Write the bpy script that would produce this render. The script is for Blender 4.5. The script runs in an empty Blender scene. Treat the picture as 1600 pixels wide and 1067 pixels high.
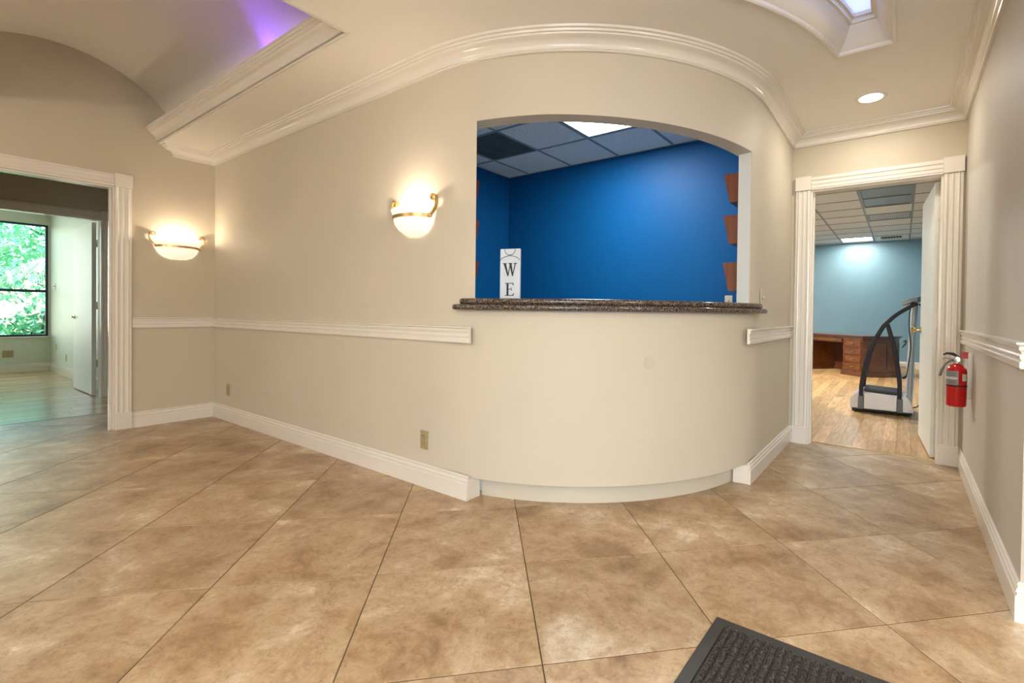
import bpy, bmesh, math, random
from mathutils import Vector, Matrix
PI = math.pi
random.seed(7)
SC = bpy.context.scene
COL = SC.collection

# ------------------------------------------------------------------ camera
cam_d = bpy.data.cameras.new('camera'); cam = bpy.data.objects.new('camera', cam_d); COL.objects.link(cam)
R_ = Vector((0.82031, 0.57178, 0.012655)); U_ = Vector((-0.017175, 0.0025115, 0.99985)); F_ = Vector((-0.57166, 0.82040, -0.011881))
CX, CY, CZ = 5.6399, -1.9095, 1.07
cam.matrix_world = Matrix(((R_.x, U_.x, -F_.x, CX), (R_.y, U_.y, -F_.y, CY), (R_.z, U_.z, -F_.z, CZ), (0, 0, 0, 1)))
cam_d.sensor_width = 36.0; cam_d.lens = 36.0 * 748.88 / 1600
cam_d.shift_x = -(887.69 - 800) / 1600; cam_d.shift_y = -(533.5 - 498.9) / 1600
cam_d.clip_start = 0.05; cam_d.clip_end = 200
SC.camera = cam

# ------------------------------------------------------------------ view, world, sun, daylight lamps
SC.view_settings.view_transform = 'Standard'; SC.view_settings.look = 'None'
SC.view_settings.gamma = 1.0; SC.view_settings.use_curve_mapping = False
SC.view_settings.exposure = 0.46
W = bpy.data.worlds.new('world'); SC.world = W; W.use_nodes = True
wn = W.node_tree; wn.nodes.clear()
sky = wn.nodes.new('ShaderNodeTexSky'); sky.sky_type = 'NISHITA'; sky.sun_disc = False
sky.sun_elevation = math.radians(48); sky.sun_rotation = math.radians(200); sky.air_density = 1.2; sky.dust_density = 1.5
bgn = wn.nodes.new('ShaderNodeBackground'); bgn.inputs['Strength'].default_value = 0.75
wo = wn.nodes.new('ShaderNodeOutputWorld')
wn.links.new(sky.outputs[0], bgn.inputs[0]); wn.links.new(bgn.outputs[0], wo.inputs[0])

def lamp(name, kind, loc, energy, color, size=0.1, rot=(0, 0, 0), size_y=None, shape=None, parent=None, spread=None, spot=None):
    d = bpy.data.lights.new(name, kind); d.energy = energy; d.color = color
    if kind == 'AREA':
        d.shape = shape or ('RECTANGLE' if size_y else 'SQUARE'); d.size = size
        if size_y: d.size_y = size_y
        if spread: d.spread = math.radians(spread)
    elif kind == 'SUN': d.angle = math.radians(2)
    else: d.shadow_soft_size = size
    if kind == 'SPOT' and spot: d.spot_size = math.radians(spot); d.spot_blend = 1.0
    o = bpy.data.objects.new(name, d); COL.objects.link(o); o.location = loc; o.rotation_euler = rot
    if parent: o.parent = parent
    return o
lamp('sun', 'SUN', (0, 0, 8), 9.0, (1.0, 0.95, 0.86), rot=Vector((-.45, -.75, -.60)).to_track_quat('-Z', 'Y').to_euler())
# added area lamp for assumed entrance daylight, before the open gap behind the camera
lamp('assumed_entrance_lamp', 'AREA', (6.9, -4.35, 1.35), 80, (0.80, 0.90, 1.0), size=2.4, size_y=2.2, rot=(math.radians(90), 0, 0))
# added lamp imitating daylight through the tall window of the far left office (the lamp stands out of view, beside the window opening)
lamp('added_office_lamp', 'AREA', (-6.05, -1.9, 1.6), 34, (0.86, 1.0, 0.95), size=1.9, size_y=1.8, rot=(math.radians(90), 0, math.radians(-90)))

WARM = (1.0, 0.85, 0.66); WARMW = (1.0, 0.92, 0.80); COOL = (0.93, 0.97, 1.0)

# ------------------------------------------------------------------ materials
def srgb(r, g, b):
    f = lambda c: (c / 255 / 12.92) if c / 255 <= 0.04045 else ((c / 255 + 0.055) / 1.055) ** 2.4
    return (f(r), f(g), f(b), 1)
MATS = {}
def mat(name, col, rough=0.5, metal=0.0, var=0.0, vscale=6.0, stretch=(1, 1, 1), bump=0.0, bscale=60.0, spec=0.5, emit=None, estr=0.0, col2=None, objvar=0.0, coat=0.0, detail=6.0, contrast=(0.3, 0.7)):
    if name in MATS: return MATS[name]
    m = bpy.data.materials.new(name); m.use_nodes = True; nt = m.node_tree; N = nt.nodes; L = nt.links
    b = N['Principled BSDF']; b.inputs['Roughness'].default_value = rough; b.inputs['Metallic'].default_value = metal
    b.inputs['Specular IOR Level'].default_value = spec; b.inputs['Coat Weight'].default_value = coat
    b.inputs['Base Color'].default_value = col
    m.diffuse_color = col
    tc = N.new('ShaderNodeTexCoord'); mp = N.new('ShaderNodeMapping'); mp.inputs['Scale'].default_value = stretch
    L.new(tc.outputs['Object'], mp.inputs['Vector'])
    vec = mp.outputs['Vector']
    if objvar:
        oi = N.new('ShaderNodeObjectInfo'); ml = N.new('ShaderNodeMath'); ml.operation = 'MULTIPLY'; ml.inputs[1].default_value = 37.0
        L.new(oi.outputs['Random'], ml.inputs[0])
        va = N.new('ShaderNodeVectorMath'); va.operation = 'ADD'; L.new(vec, va.inputs[0]); L.new(ml.outputs[0], va.inputs[1]); vec = va.outputs[0]
    if col2 is not None or var:
        if col2 is None: col2 = tuple(c * (1 - var) for c in col[:3]) + (1,)
        no = N.new('ShaderNodeTexNoise'); no.inputs['Scale'].default_value = vscale; no.inputs['Detail'].default_value = detail
        L.new(vec, no.inputs['Vector'])
        cr = N.new('ShaderNodeValToRGB'); cr.color_ramp.elements[0].position = contrast[0]; cr.color_ramp.elements[1].position = contrast[1]
        cr.color_ramp.elements[0].color = col2; cr.color_ramp.elements[1].color = col
        L.new(no.outputs['Fac'], cr.inputs['Fac']); src = cr.outputs['Color']
        if objvar:
            hs = N.new('ShaderNodeHueSaturation'); mr = N.new('ShaderNodeMapRange')
            mr.inputs['To Min'].default_value = 1 - objvar; mr.inputs['To Max'].default_value = 1 + objvar
            L.new(oi.outputs['Random'], mr.inputs['Value']); L.new(mr.outputs[0], hs.inputs['Value']); L.new(src, hs.inputs['Color']); src = hs.outputs['Color']
        L.new(src, b.inputs['Base Color'])
    if bump:
        n2 = N.new('ShaderNodeTexNoise'); n2.inputs['Scale'].default_value = bscale; n2.inputs['Detail'].default_value = 4
        L.new(vec, n2.inputs['Vector']); bp = N.new('ShaderNodeBump'); bp.inputs['Strength'].default_value = bump; bp.inputs['Distance'].default_value = 0.004
        L.new(n2.outputs['Fac'], bp.inputs['Height']); L.new(bp.outputs['Normal'], b.inputs['Normal'])
    if emit: b.inputs['Emission Color'].default_value = emit; b.inputs['Emission Strength'].default_value = estr
    MATS[name] = m
    return m

wall_m = mat('cream_wall_paint', (0.585, 0.515, 0.395, 1), rough=0.55, spec=.35, var=0.05, vscale=1.6, stretch=(1, 1, 0.35), bump=0.05, bscale=90)
wallg_m = mat('greige_wall_paint', (0.55, 0.50, 0.43, 1), rough=0.6, spec=.3, var=0.07, vscale=3.0, stretch=(1, 1, 0.12), bump=0.05, bscale=90)
curve_m = mat('pale_curved_wall_paint', (0.605, 0.543, 0.440, 1), rough=0.55, spec=.35, var=0.04, vscale=1.2)
ceil_m = mat('ceiling_paint', (0.86, 0.82, 0.75, 1), rough=0.6, var=0.03, vscale=1.0)
vault_m = mat('vault_paint', (0.86, 0.82, 0.75, 1), rough=0.6, var=0.03, vscale=1.0)
trim_m = mat('trim_gloss_paint', (0.79, 0.735, 0.655, 1), rough=0.18, var=0.04, vscale=2.0)
door_m = mat('door_gloss_paint', (0.80, 0.78, 0.70, 1), rough=0.5, var=0.03, vscale=2.0)
white_m = mat('white_reveal_paint', (0.66, 0.68, 0.66, 1), rough=0.45, var=0.03, vscale=2.0)
blue_m = mat('royal_blue_paint', (0.002, 0.088, 0.255, 1), rough=0.5, spec=.2, var=0.05, vscale=2.0)
sky_m = mat('sky_blue_paint', (0.20, 0.335, 0.40, 1), rough=0.42, var=0.05, vscale=2.0)
office_m = mat('office_wall_paint', (0.62, 0.66, 0.56, 1), rough=0.45, var=0.03, vscale=2.0)
dark_m = mat('corridor_wall_paint', (0.20, 0.145, 0.075, 1), rough=0.5, var=0.05, vscale=2.0)
grout_m = mat('tile_grout', (0.085, 0.055, 0.028, 1), rough=0.9, var=0.3, vscale=40)
gold_m = mat('brushed_brass', (0.62, 0.44, 0.20, 1), rough=0.28, metal=1.0, var=0.15, vscale=30)
brass_m = mat('polished_brass', (0.80, 0.60, 0.25, 1), rough=0.18, metal=1.0, var=0.1, vscale=30)
chrome_m = mat('polished_chrome', (0.75, 0.75, 0.75, 1), rough=0.15, metal=1.0, var=0.1, vscale=30)
almond_m = mat('almond_plastic', (0.40, 0.315, 0.17, 1), rough=0.4, var=0.08, vscale=20)
ivory_m = mat('ivory_plastic', (0.62, 0.55, 0.38, 1), rough=0.4, var=0.05, vscale=20)
slot_m = mat('socket_slot_dark', (0.03, 0.02, 0.01, 1), rough=0.6, var=0.1)
cherry_m = mat('cherry_veneer', (0.23, 0.055, 0.014, 1), rough=0.35, col2=(0.13, 0.026, 0.008, 1), vscale=5, stretch=(6, 6, 0.7), coat=0.2)
desk_m = mat('desk_walnut', (0.21, 0.066, 0.012, 1), rough=0.3, col2=(0.085, 0.022, 0.005, 1), vscale=5, stretch=(1, 5, 5), coat=0.3)
deskd_m = mat('desk_dark_moulding', (0.13, 0.038, 0.012, 1), rough=0.28, var=0.4, vscale=8, coat=0.4)
leather_m = mat('desk_leather_top', (0.16, 0.15, 0.14, 1), rough=0.35, var=0.3, vscale=12)
silver_m = mat('silver_plastic', (0.66, 0.63, 0.62, 1), rough=0.28, metal=0.35, var=0.05, vscale=8)
silverd_m = mat('grey_plastic', (0.16, 0.16, 0.165, 1), rough=0.4, metal=0.2, var=0.1, vscale=8)
arch_m = mat('dark_plum_plastic', (0.016, 0.009, 0.013, 1), rough=0.4, spec=.3, var=0.2, vscale=8)
black_m = mat('black_rubber', (0.012, 0.012, 0.013, 1), rough=0.55, var=0.2, vscale=20)
tread_m = mat('tread_rubber', (0.05, 0.055, 0.065, 1), rough=0.5, var=0.2, vscale=20)
red_m = mat('red_enamel', (0.55, 0.006, 0.006, 1), rough=0.25, var=0.1, vscale=4)
label_m = mat('grey_label_paper', (0.30, 0.29, 0.29, 1), rough=0.5, var=0.1, vscale=20)
paper_m = mat('white_label_paper', (0.70, 0.68, 0.64, 1), rough=0.5, var=0.05, vscale=20)
ink_m = mat('dark_ink', (0.025, 0.025, 0.035, 1), rough=0.6, var=0.1)
sign_m = mat('sign_white_paint', (0.72, 0.78, 0.84, 1), rough=0.5, var=0.05, vscale=8)
frame_m = mat('blue_black_window_frame', (0.012, 0.030, 0.085, 1), rough=0.4, var=0.2, vscale=8)
matb_m = mat('mat_border_rubber', (0.035, 0.033, 0.034, 1), rough=0.5, var=0.15, vscale=20, bump=0.1)
carpet_m = mat('mat_rib_carpet', (0.13, 0.112, 0.10, 1), rough=0.95, col2=(0.010, 0.008, 0.007, 1), vscale=150, bump=0.8, bscale=260, contrast=(0.4, 0.75))
acous_m = mat('acoustic_tile_face', (0.84, 0.82, 0.78, 1), rough=0.9, col2=(0.50, 0.49, 0.47, 1), vscale=90, bump=0.3, bscale=120, objvar=0.04, contrast=(0.25, 0.5))
stain_m = mat('dark_stained_tile', (0.11, 0.115, 0.10, 1), rough=0.8, var=0.4, vscale=9)
grid_m = mat('ceiling_grid_metal', (0.30, 0.32, 0.32, 1), rough=0.5, var=0.1, vscale=8)
greyp_m = mat('unlit_diffuser', (0.30, 0.29, 0.27, 1), rough=0.35, var=0.1, vscale=30)
lit_m = mat('lit_diffuser', (0.9, 0.9, 0.9, 1), emit=(1, 0.98, 0.95, 1), estr=6.0, var=0.02)
canlit_m = mat('lit_lamp_face', (0.9, 0.85, 0.8, 1), emit=(1.0, 0.93, 0.82, 1), estr=9.0, var=0.02)
bulb_m = mat('frosted_bulb', (0.9, 0.85, 0.8, 1), emit=(1.0, 0.9, 0.75, 1), estr=2.0, var=0.02)
bowl_m = mat('lit_alabaster_glass', (0.9, 0.86, 0.78, 1), rough=0.3, emit=(1.0, 0.90, 0.70, 1), estr=0.5, var=0.05, vscale=8)
violet_m = mat('violet_tube_glow', (0.3, 0.1, 0.8, 1), emit=(0.32, 0.10, 1.0, 1), estr=3.0, var=0.02)
bark_m = mat('garden_bark', (0.10, 0.065, 0.04, 1), rough=0.9, var=0.4, vscale=20)
leaf_m = mat('garden_leaf', (0.30, 0.72, 0.36, 1), rough=0.3, col2=(0.03, 0.36, 0.20, 1), vscale=2.5, detail=2, spec=0.8)
palm_m = mat('palm_leaf', (0.62, 0.80, 0.66, 1), rough=0.35, var=0.3, vscale=3, spec=0.8)
lawn_m = mat('garden_soil', (0.34, 0.32, 0.24, 1), rough=0.9, col2=(0.12, 0.25, 0.10, 1), vscale=2)

def granite():
    m = bpy.data.materials.new('brown_granite'); m.use_nodes = True; N = m.node_tree.nodes; L = m.node_tree.links; b = N['Principled BSDF']
    tc = N.new('ShaderNodeTexCoord'); v = N.new('ShaderNodeTexVoronoi'); v.inputs['Scale'].default_value = 260
    L.new(tc.outputs['Object'], v.inputs['Vector'])
    cr = N.new('ShaderNodeValToRGB'); e = cr.color_ramp.elements; e[0].position = 0.0; e[0].color = (0.015, 0.010, 0.008, 1); e[1].position = 1.0; e[1].color = (0.30, 0.25, 0.20, 1)
    k = e.new(0.45); k.color = (0.055, 0.036, 0.026, 1); k = e.new(0.7); k.color = (0.11, 0.082, 0.062, 1)
    sep = N.new('ShaderNodeSeparateColor'); L.new(v.outputs['Color'], sep.inputs[0]); L.new(sep.outputs[0], cr.inputs['Fac']); L.new(cr.outputs['Color'], b.inputs['Base Color'])
    b.inputs['Roughness'].default_value = 0.13
    return m
granite_m = granite()

def travertine():
    m = bpy.data.materials.new('travertine_tile'); m.use_nodes = True; N = m.node_tree.nodes; L = m.node_tree.links; b = N['Principled BSDF']
    tc = N.new('ShaderNodeTexCoord'); oi = N.new('ShaderNodeObjectInfo')
    ml = N.new('ShaderNodeMath'); ml.operation = 'MULTIPLY'; ml.inputs[1].default_value = 61.0; L.new(oi.outputs['Random'], ml.inputs[0])
    va = N.new('ShaderNodeVectorMath'); L.new(tc.outputs['Object'], va.inputs[0]); L.new(ml.outputs[0], va.inputs[1])
    def noise(sc, det, dis=0.0, rough=0.55):
        n = N.new('ShaderNodeTexNoise'); n.inputs['Scale'].default_value = sc; n.inputs['Detail'].default_value = det
        n.inputs['Distortion'].default_value = dis; n.inputs['Roughness'].default_value = rough; L.new(va.outputs[0], n.inputs['Vector']); return n
    n1 = noise(3.2, 14, 0.25, 0.72)
    cr = N.new('ShaderNodeValToRGB'); e = cr.color_ramp.elements
    e[0].position = 0.33; e[0].color = (0.27, 0.165, 0.078, 1); e[1].position = 0.66; e[1].color = (0.74, 0.64, 0.49, 1)
    k = e.new(0.45); k.color = (0.42, 0.285, 0.155, 1); k = e.new(0.57); k.color = (0.55, 0.415, 0.260, 1)
    L.new(n1.outputs['Fac'], cr.inputs['Fac'])
    n2 = noise(15, 14, 1.0, 0.82); c2 = N.new('ShaderNodeValToRGB'); c2.color_ramp.elements[0].position = 0.30; c2.color_ramp.elements[0].color = (0.52, 0.40, 0.28, 1)
    c2.color_ramp.elements[1].position = 0.52; c2.color_ramp.elements[1].color = (1, 1, 1, 1); L.new(n2.outputs['Fac'], c2.inputs['Fac'])
    mx = N.new('ShaderNodeMix'); mx.data_type = 'RGBA'; mx.blend_type = 'MULTIPLY'; mx.inputs['Factor'].default_value = 0.75
    L.new(cr.outputs['Color'], mx.inputs['A']); L.new(c2.outputs['Color'], mx.inputs['B'])
    n4 = noise(38, 12, 1.8, 0.75); c4 = N.new('ShaderNodeValToRGB'); c4.color_ramp.elements[0].position = 0.36; c4.color_ramp.elements[0].color = (0.62, 0.50, 0.36, 1)
    c4.color_ramp.elements[1].position = 0.47; c4.color_ramp.elements[1].color = (1, 1, 1, 1); k = c4.color_ramp.elements.new(.62); k.color = (1, 1, 1, 1); k = c4.color_ramp.elements.new(.72); k.color = (1.18, 1.17, 1.14, 1)
    L.new(n4.outputs['Fac'], c4.inputs['Fac'])
    m4 = N.new('ShaderNodeMix'); m4.data_type = 'RGBA'; m4.blend_type = 'MULTIPLY'; m4.inputs['Factor'].default_value = 0.7
    L.new(mx.outputs['Result'], m4.inputs['A']); L.new(c4.outputs['Color'], m4.inputs['B']); mx = m4
    hs = N.new('ShaderNodeHueSaturation'); mr = N.new('ShaderNodeMapRange'); mr.inputs['To Min'].default_value = 0.93; mr.inputs['To Max'].default_value = 1.07
    L.new(oi.outputs['Random'], mr.inputs['Value']); L.new(mr.outputs[0], hs.inputs['Value']); L.new(mx.outputs['Result'], hs.inputs['Color']); L.new(hs.outputs['Color'], b.inputs['Base Color'])
    n3 = noise(26, 12, 0.8, 0.78); bp = N.new('ShaderNodeBump'); bp.inputs['Strength'].default_value = 0.4; bp.inputs['Distance'].default_value = 0.004
    L.new(n3.outputs['Fac'], bp.inputs['Height']); L.new(bp.outputs['Normal'], b.inputs['Normal'])
    rr = N.new('ShaderNodeMapRange'); rr.inputs['To Min'].default_value = 0.22; rr.inputs['To Max'].default_value = 0.42; L.new(n2.outputs['Fac'], rr.inputs['Value']); L.new(rr.outputs[0], b.inputs['Roughness'])
    return m
trav_m = travertine()

def woodplank(name, light, dark, stretch, rough=0.28):
    m = bpy.data.materials.new(name); m.use_nodes = True; N = m.node_tree.nodes; L = m.node_tree.links; b = N['Principled BSDF']
    tc = N.new('ShaderNodeTexCoord'); oi = N.new('ShaderNodeObjectInfo'); geo = N.new('ShaderNodeNewGeometry')
    ad = N.new('ShaderNodeMath'); ad.operation = 'ADD'; L.new(oi.outputs['Random'], ad.inputs[0]); L.new(geo.outputs['Random Per Island'], ad.inputs[1])
    fr = N.new('ShaderNodeMath'); fr.operation = 'FRACT'; L.new(ad.outputs[0], fr.inputs[0])
    ml = N.new('ShaderNodeMath'); ml.operation = 'MULTIPLY'; ml.inputs[1].default_value = 41.0; L.new(fr.outputs[0], ml.inputs[0])
    mp = N.new('ShaderNodeMapping'); mp.inputs['Scale'].default_value = stretch; L.new(tc.outputs['Object'], mp.inputs['Vector'])
    va = N.new('ShaderNodeVectorMath'); L.new(mp.outputs[0], va.inputs[0]); L.new(ml.outputs[0], va.inputs[1])
    n = N.new('ShaderNodeTexNoise'); n.inputs['Scale'].default_value = 4; n.inputs['Detail'].default_value = 8; L.new(va.outputs[0], n.inputs['Vector'])
    cr = N.new('ShaderNodeValToRGB'); e = cr.color_ramp.elements; e[0].position = 0.3; e[0].color = dark; e[1].position = 0.68; e[1].color = light; L.new(n.outputs['Fac'], cr.inputs['Fac'])
    hs = N.new('ShaderNodeHueSaturation'); mr = N.new('ShaderNodeMapRange'); mr.inputs['To Min'].default_value = 0.74; mr.inputs['To Max'].default_value = 1.24
    L.new(fr.outputs[0], mr.inputs['Value']); L.new(mr.outputs[0], hs.inputs['Value']); L.new(cr.outputs['Color'], hs.inputs['Color']); L.new(hs.outputs['Color'], b.inputs['Base Color'])
    b.inputs['Roughness'].default_value = rough
    return m
bamboo_m = woodplank('bamboo_plank', (0.74, 0.47, 0.22, 1), (0.48, 0.265, 0.095, 1), (12, 1.2, 1), 0.33)
strip_m = woodplank('oak_strip', (0.55, 0.42, 0.26, 1), (0.42, 0.28, 0.14, 1), (12, 1.0, 1), 0.22)

def glass(name, tint=(0.95, 1.0, 0.98, 1)):
    m = bpy.data.materials.new(name); m.use_nodes = True; N = m.node_tree.nodes; L = m.node_tree.links; N.remove(N['Principled BSDF'])
    tr = N.new('ShaderNodeBsdfTransparent'); tr.inputs[0].default_value = tint; gl = N.new('ShaderNodeBsdfGlossy'); gl.inputs['Roughness'].default_value = 0.02
    fs = N.new('ShaderNodeFresnel'); fs.inputs[0].default_value = 1.45; mx = N.new('ShaderNodeMixShader')
    L.new(fs.outputs[0], mx.inputs[0]); L.new(tr.outputs[0], mx.inputs[1]); L.new(gl.outputs[0], mx.inputs[2]); L.new(mx.outputs[0], N['Material Output'].inputs[0])
    return m
glass_m = glass('window_glass')
dome_m = bpy.data.materials.new('frosted_acrylic'); dome_m.use_nodes = True; _n = dome_m.node_tree.nodes; _n.remove(_n['Principled BSDF'])
_t = _n.new('ShaderNodeBsdfTranslucent'); _t.inputs[0].default_value = (.62, .66, .85, 1); dome_m.node_tree.links.new(_t.outputs[0], _n['Material Output'].inputs[0])

# ------------------------------------------------------------------ helpers
def link(name, me, m, parent=None):
    me.materials.append(m)
    o = bpy.data.objects.new(name, me); COL.objects.link(o)
    if parent: o.parent = parent
    return o
def obj(name, bm, m, parent=None, smooth=False, bevel=0.0, segs=2):
    bmesh.ops.recalc_face_normals(bm, faces=bm.faces)
    me = bpy.data.meshes.new(name); bm.to_mesh(me); bm.free()
    if smooth:
        for p in me.polygons: p.use_smooth = True
        try: me.set_sharp_from_angle(angle=math.radians(40))
        except Exception: pass
    o = link(name, me, m, parent)
    if bevel:
        md = o.modifiers.new('bevel', 'BEVEL'); md.width = bevel; md.segments = segs; md.limit_method = 'ANGLE'
    return o
def tag(o, label, cat, group=None, kind=None):
    o['label'] = label
    if cat: o['category'] = cat
    if group: o['group'] = group
    if kind: o['kind'] = kind
    return o
def thing(name, label, cat, loc=(0, 0, 0), rotz=0, group=None, kind=None):
    o = bpy.data.objects.new(name, None); COL.objects.link(o); o.empty_display_size = 0.1
    o.location = loc; o.rotation_euler = (0, 0, rotz)
    return tag(o, label, cat, group, kind)
def struct(name, bm, m, label, smooth=False, bevel=0.0, parent=None):
    o = obj(name, bm, m, parent, smooth, bevel)
    if not parent: tag(o, label, None, kind='structure')
    return o
def box(bm, x0, y0, z0, x1, y1, z1, M=None):
    x0, x1 = min(x0, x1), max(x0, x1); y0, y1 = min(y0, y1), max(y0, y1); z0, z1 = min(z0, z1), max(z0, z1)
    vs = [Vector(p) for p in ((x0, y0, z0), (x1, y0, z0), (x1, y1, z0), (x0, y1, z0), (x0, y0, z1), (x1, y0, z1), (x1, y1, z1), (x0, y1, z1))]
    if M: vs = [M @ v for v in vs]
    v = [bm.verts.new(p) for p in vs]
    for f in ((0, 3, 2, 1), (4, 5, 6, 7), (0, 1, 5, 4), (1, 2, 6, 5), (2, 3, 7, 6), (3, 0, 4, 7)): bm.faces.new([v[i] for i in f])
    return bm
def bx(*a, M=None): return box(bmesh.new(), *a, M=M)
def prism(bm, poly, fn, a, b):
    """poly 2D outline; fn(u,v,w)->3D; from w=a to w=b"""
    A = [bm.verts.new(fn(u, v, a)) for u, v in poly]; B = [bm.verts.new(fn(u, v, b)) for u, v in poly]; n = len(poly)
    for i in range(n): bm.faces.new((A[i], A[(i + 1) % n], B[(i + 1) % n], B[i]))
    fa = bm.faces.new(A); fb = bm.faces.new(B)
    fa.normal_update(); fb.normal_update()
    if n > 4: bmesh.ops.triangulate(bm, faces=[fa, fb], quad_method='BEAUTY', ngon_method='EAR_CLIP')
    return bm
def plate(outer, holes, z0, z1):
    bm = bmesh.new(); ed = []
    for loop in [outer] + holes:
        vs = [bm.verts.new((x, y, z0)) for x, y in loop]
        for i in range(len(vs)): ed.append(bm.edges.new((vs[i], vs[(i + 1) % len(vs)])))
    r = bmesh.ops.triangle_fill(bm, use_beauty=True, use_dissolve=False, edges=ed)
    fs = [g for g in r['geom'] if isinstance(g, bmesh.types.BMFace)]
    e = bmesh.ops.extrude_face_region(bm, geom=bm.faces[:])
    bmesh.ops.translate(bm, vec=(0, 0, z1 - z0), verts=[g for g in e['geom'] if isinstance(g, bmesh.types.BMVert)])
    return bm
def sweep(bm, path, prof, side=1, caps=True, closed=False):
    """path of (x,y); prof closed outline of (offset to the room side, z); side=+1 offsets to the right of travel"""
    n = len(path); rings = []
    for i in range(n):
        p = Vector(path[i])
        d0 = (p - Vector(path[i - 1])).normalized() if (i > 0 or closed) else None
        d1 = (Vector(path[(i + 1) % n]) - p).normalized() if (i < n - 1 or closed) else None
        if d0 is None: d0 = d1
        if d1 is None: d1 = d0
        n0 = Vector((d0.y, -d0.x)) * side; n1 = Vector((d1.y, -d1.x)) * side
        m = n0 + n1; m = m / max(m.dot(n0), 1e-6) if m.length > 1e-6 else n0
        rings.append([bm.verts.new((p.x + m.x * o, p.y + m.y * o, z)) for o, z in prof])
    k = len(prof)
    for i in range(n if closed else n - 1):
        a, b = rings[i], rings[(i + 1) % n]
        for j in range(k): bm.faces.new((a[j], a[(j + 1) % k], b[(j + 1) % k], b[j]))
    if caps and not closed:
        f = [bm.faces.new(rings[0]), bm.faces.new(rings[-1])]; [q.normal_update() for q in f]
        bmesh.ops.triangulate(bm, faces=f)
    return bm
def tube(bm, pts, rad, seg=10, flat=None):
    pts = [Vector(p) for p in pts]; rings = []; n = len(pts); up = Vector((0, 0, 1))
    prevx = None
    for i, p in enumerate(pts):
        d = (pts[min(i + 1, n - 1)] - pts[max(i - 1, 0)]).normalized()
        if prevx is None:
            a = up if abs(d.z) < 0.9 else Vector((0, 1, 0)); X = d.cross(a).normalized()
        else: X = (prevx - d * prevx.dot(d)).normalized()
        prevx = X; Y = d.cross(X)
        r = rad[i] if isinstance(rad, (list, tuple)) else rad
        ry = r * (flat or 1)
        rings.append([bm.verts.new(p + X * (r * math.cos(2 * PI * j / seg)) + Y * (ry * math.sin(2 * PI * j / seg))) for j in range(seg)])
    for i in range(n - 1):
        for j in range(seg): bm.faces.new((rings[i][j], rings[i][(j + 1) % seg], rings[i + 1][(j + 1) % seg], rings[i + 1][j]))
    bm.faces.new(rings[0]); bm.faces.new(rings[-1]); return bm
def lathe(bm, prof, seg=24, M=None, a0=0, a1=2 * PI, cap=False):
    full = abs(a1 - a0 - 2 * PI) < 1e-6; m = seg if full else seg + 1; rings = []
    for r, z in prof:
        ring = []
        for j in range(m):
            a = a0 + (a1 - a0) * j / seg; v = Vector((r * math.cos(a), r * math.sin(a), z)); ring.append(bm.verts.new(M @ v if M else v))
        rings.append(ring)
    for i in range(len(rings) - 1):
        for j in range(seg):
            q = [rings[i][j], rings[i][(j + 1) % m], rings[i + 1][(j + 1) % m], rings[i + 1][j]]
            bm.faces.new(q)
    bmesh.ops.remove_doubles(bm, verts=bm.verts, dist=1e-6)
    return bm
def smooth_curve(pts, n=8):
    P = [Vector(p) for p in pts]; out = []
    for i in range(len(P) - 1):
        p0 = P[max(i - 1, 0)]; p1 = P[i]; p2 = P[i + 1]; p3 = P[min(i + 2, len(P) - 1)]
        for k in range(n):
            t = k / n
            out.append(0.5 * ((2 * p1) + (p2 - p0) * t + (2 * p0 - 5 * p1 + 4 * p2 - p3) * t * t + (3 * p1 - p0 - 3 * p2 + p3) * t ** 3))
    out.append(P[-1]); return out
AX, AY, AR = 3.30, 1.555, 1.555          # centre and radius of the curved reception wall
XH, XR, YD, ZC = 4.855, 6.0, 2.54, 2.587
def arcp(r, a): a = math.radians(a); return (AX + r * math.cos(a), AY + r * math.sin(a))
def arc(r, a0, a1, n): return [arcp(r, a0 + (a1 - a0) * i / n) for i in range(n + 1)]
A0, A1 = -77.6, -9.8

# ------------------------------------------------------------------ room shell
VY, VZ, VR = -1.074, 2.336, 0.8753
def vaultpts(n=28, r=VR, zs=2.62):
    h = math.acos((zs - VZ) / r)
    return [(VY + r * math.sin(h - 2 * h * i / n), VZ + r * math.cos(h - 2 * h * i / n)) for i in range(n + 1)]  # (y,z) from high y to low y
vp = vaultpts()
outl = [(0.0, 0), (-.755, 0), (-.755, 2.125), (-1.70, 2.125), (-1.70, 0), (-4.6, 0), (-4.6, 2.62)] + [(y, z) for y, z in reversed(vp)] + [(0.0, 2.62)]
struct('wall_left', prism(bmesh.new(), outl, lambda u, v, w: (w, u, v), -0.1, 0), wall_m, 'cream wall left with arched top over the cased opening')
struct('wall_back', bx(0, 0, 0, AX, 0.1, ZC + .02), curve_m, 'long cream wall with chair rail and wall lamp')
# curved corner wall with the reception opening
bm = bmesh.new()
def arcblock(a0, a1, z0, z1, r0=AR - .085, r1=AR, n=24, bm=None, ia1=None):
    poly = arc(r1, a0, a1, n) + list(reversed(arc(r0, a0, ia1 or a1, n)))
    k = n + 1
    A = [bm.verts.new((x, y, z0)) for x, y in poly]; B = [bm.verts.new((x, y, z1)) for x, y in poly]; m = len(poly)
    for i in range(m): bm.faces.new((A[i], A[(i + 1) % m], B[(i + 1) % m], B[i]))
    for i in range(n):
        bm.faces.new((A[i], A[i + 1], A[m - 2 - i], A[m - 1 - i])); bm.faces.new((B[i], B[i + 1], B[m - 2 - i], B[m - 1 - i]))
arcblock(-90, A0, 0, 2.16, n=8, bm=bm, ia1=-80.3); arcblock(A1, 0, 0, 2.122, n=6, bm=bm)
def head_z(a): return 2.16 - .038 * min(1, max(0, (a + 62) / 52))   # the head of the opening dips slightly to the right
_n = 64; _r = []
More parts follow.
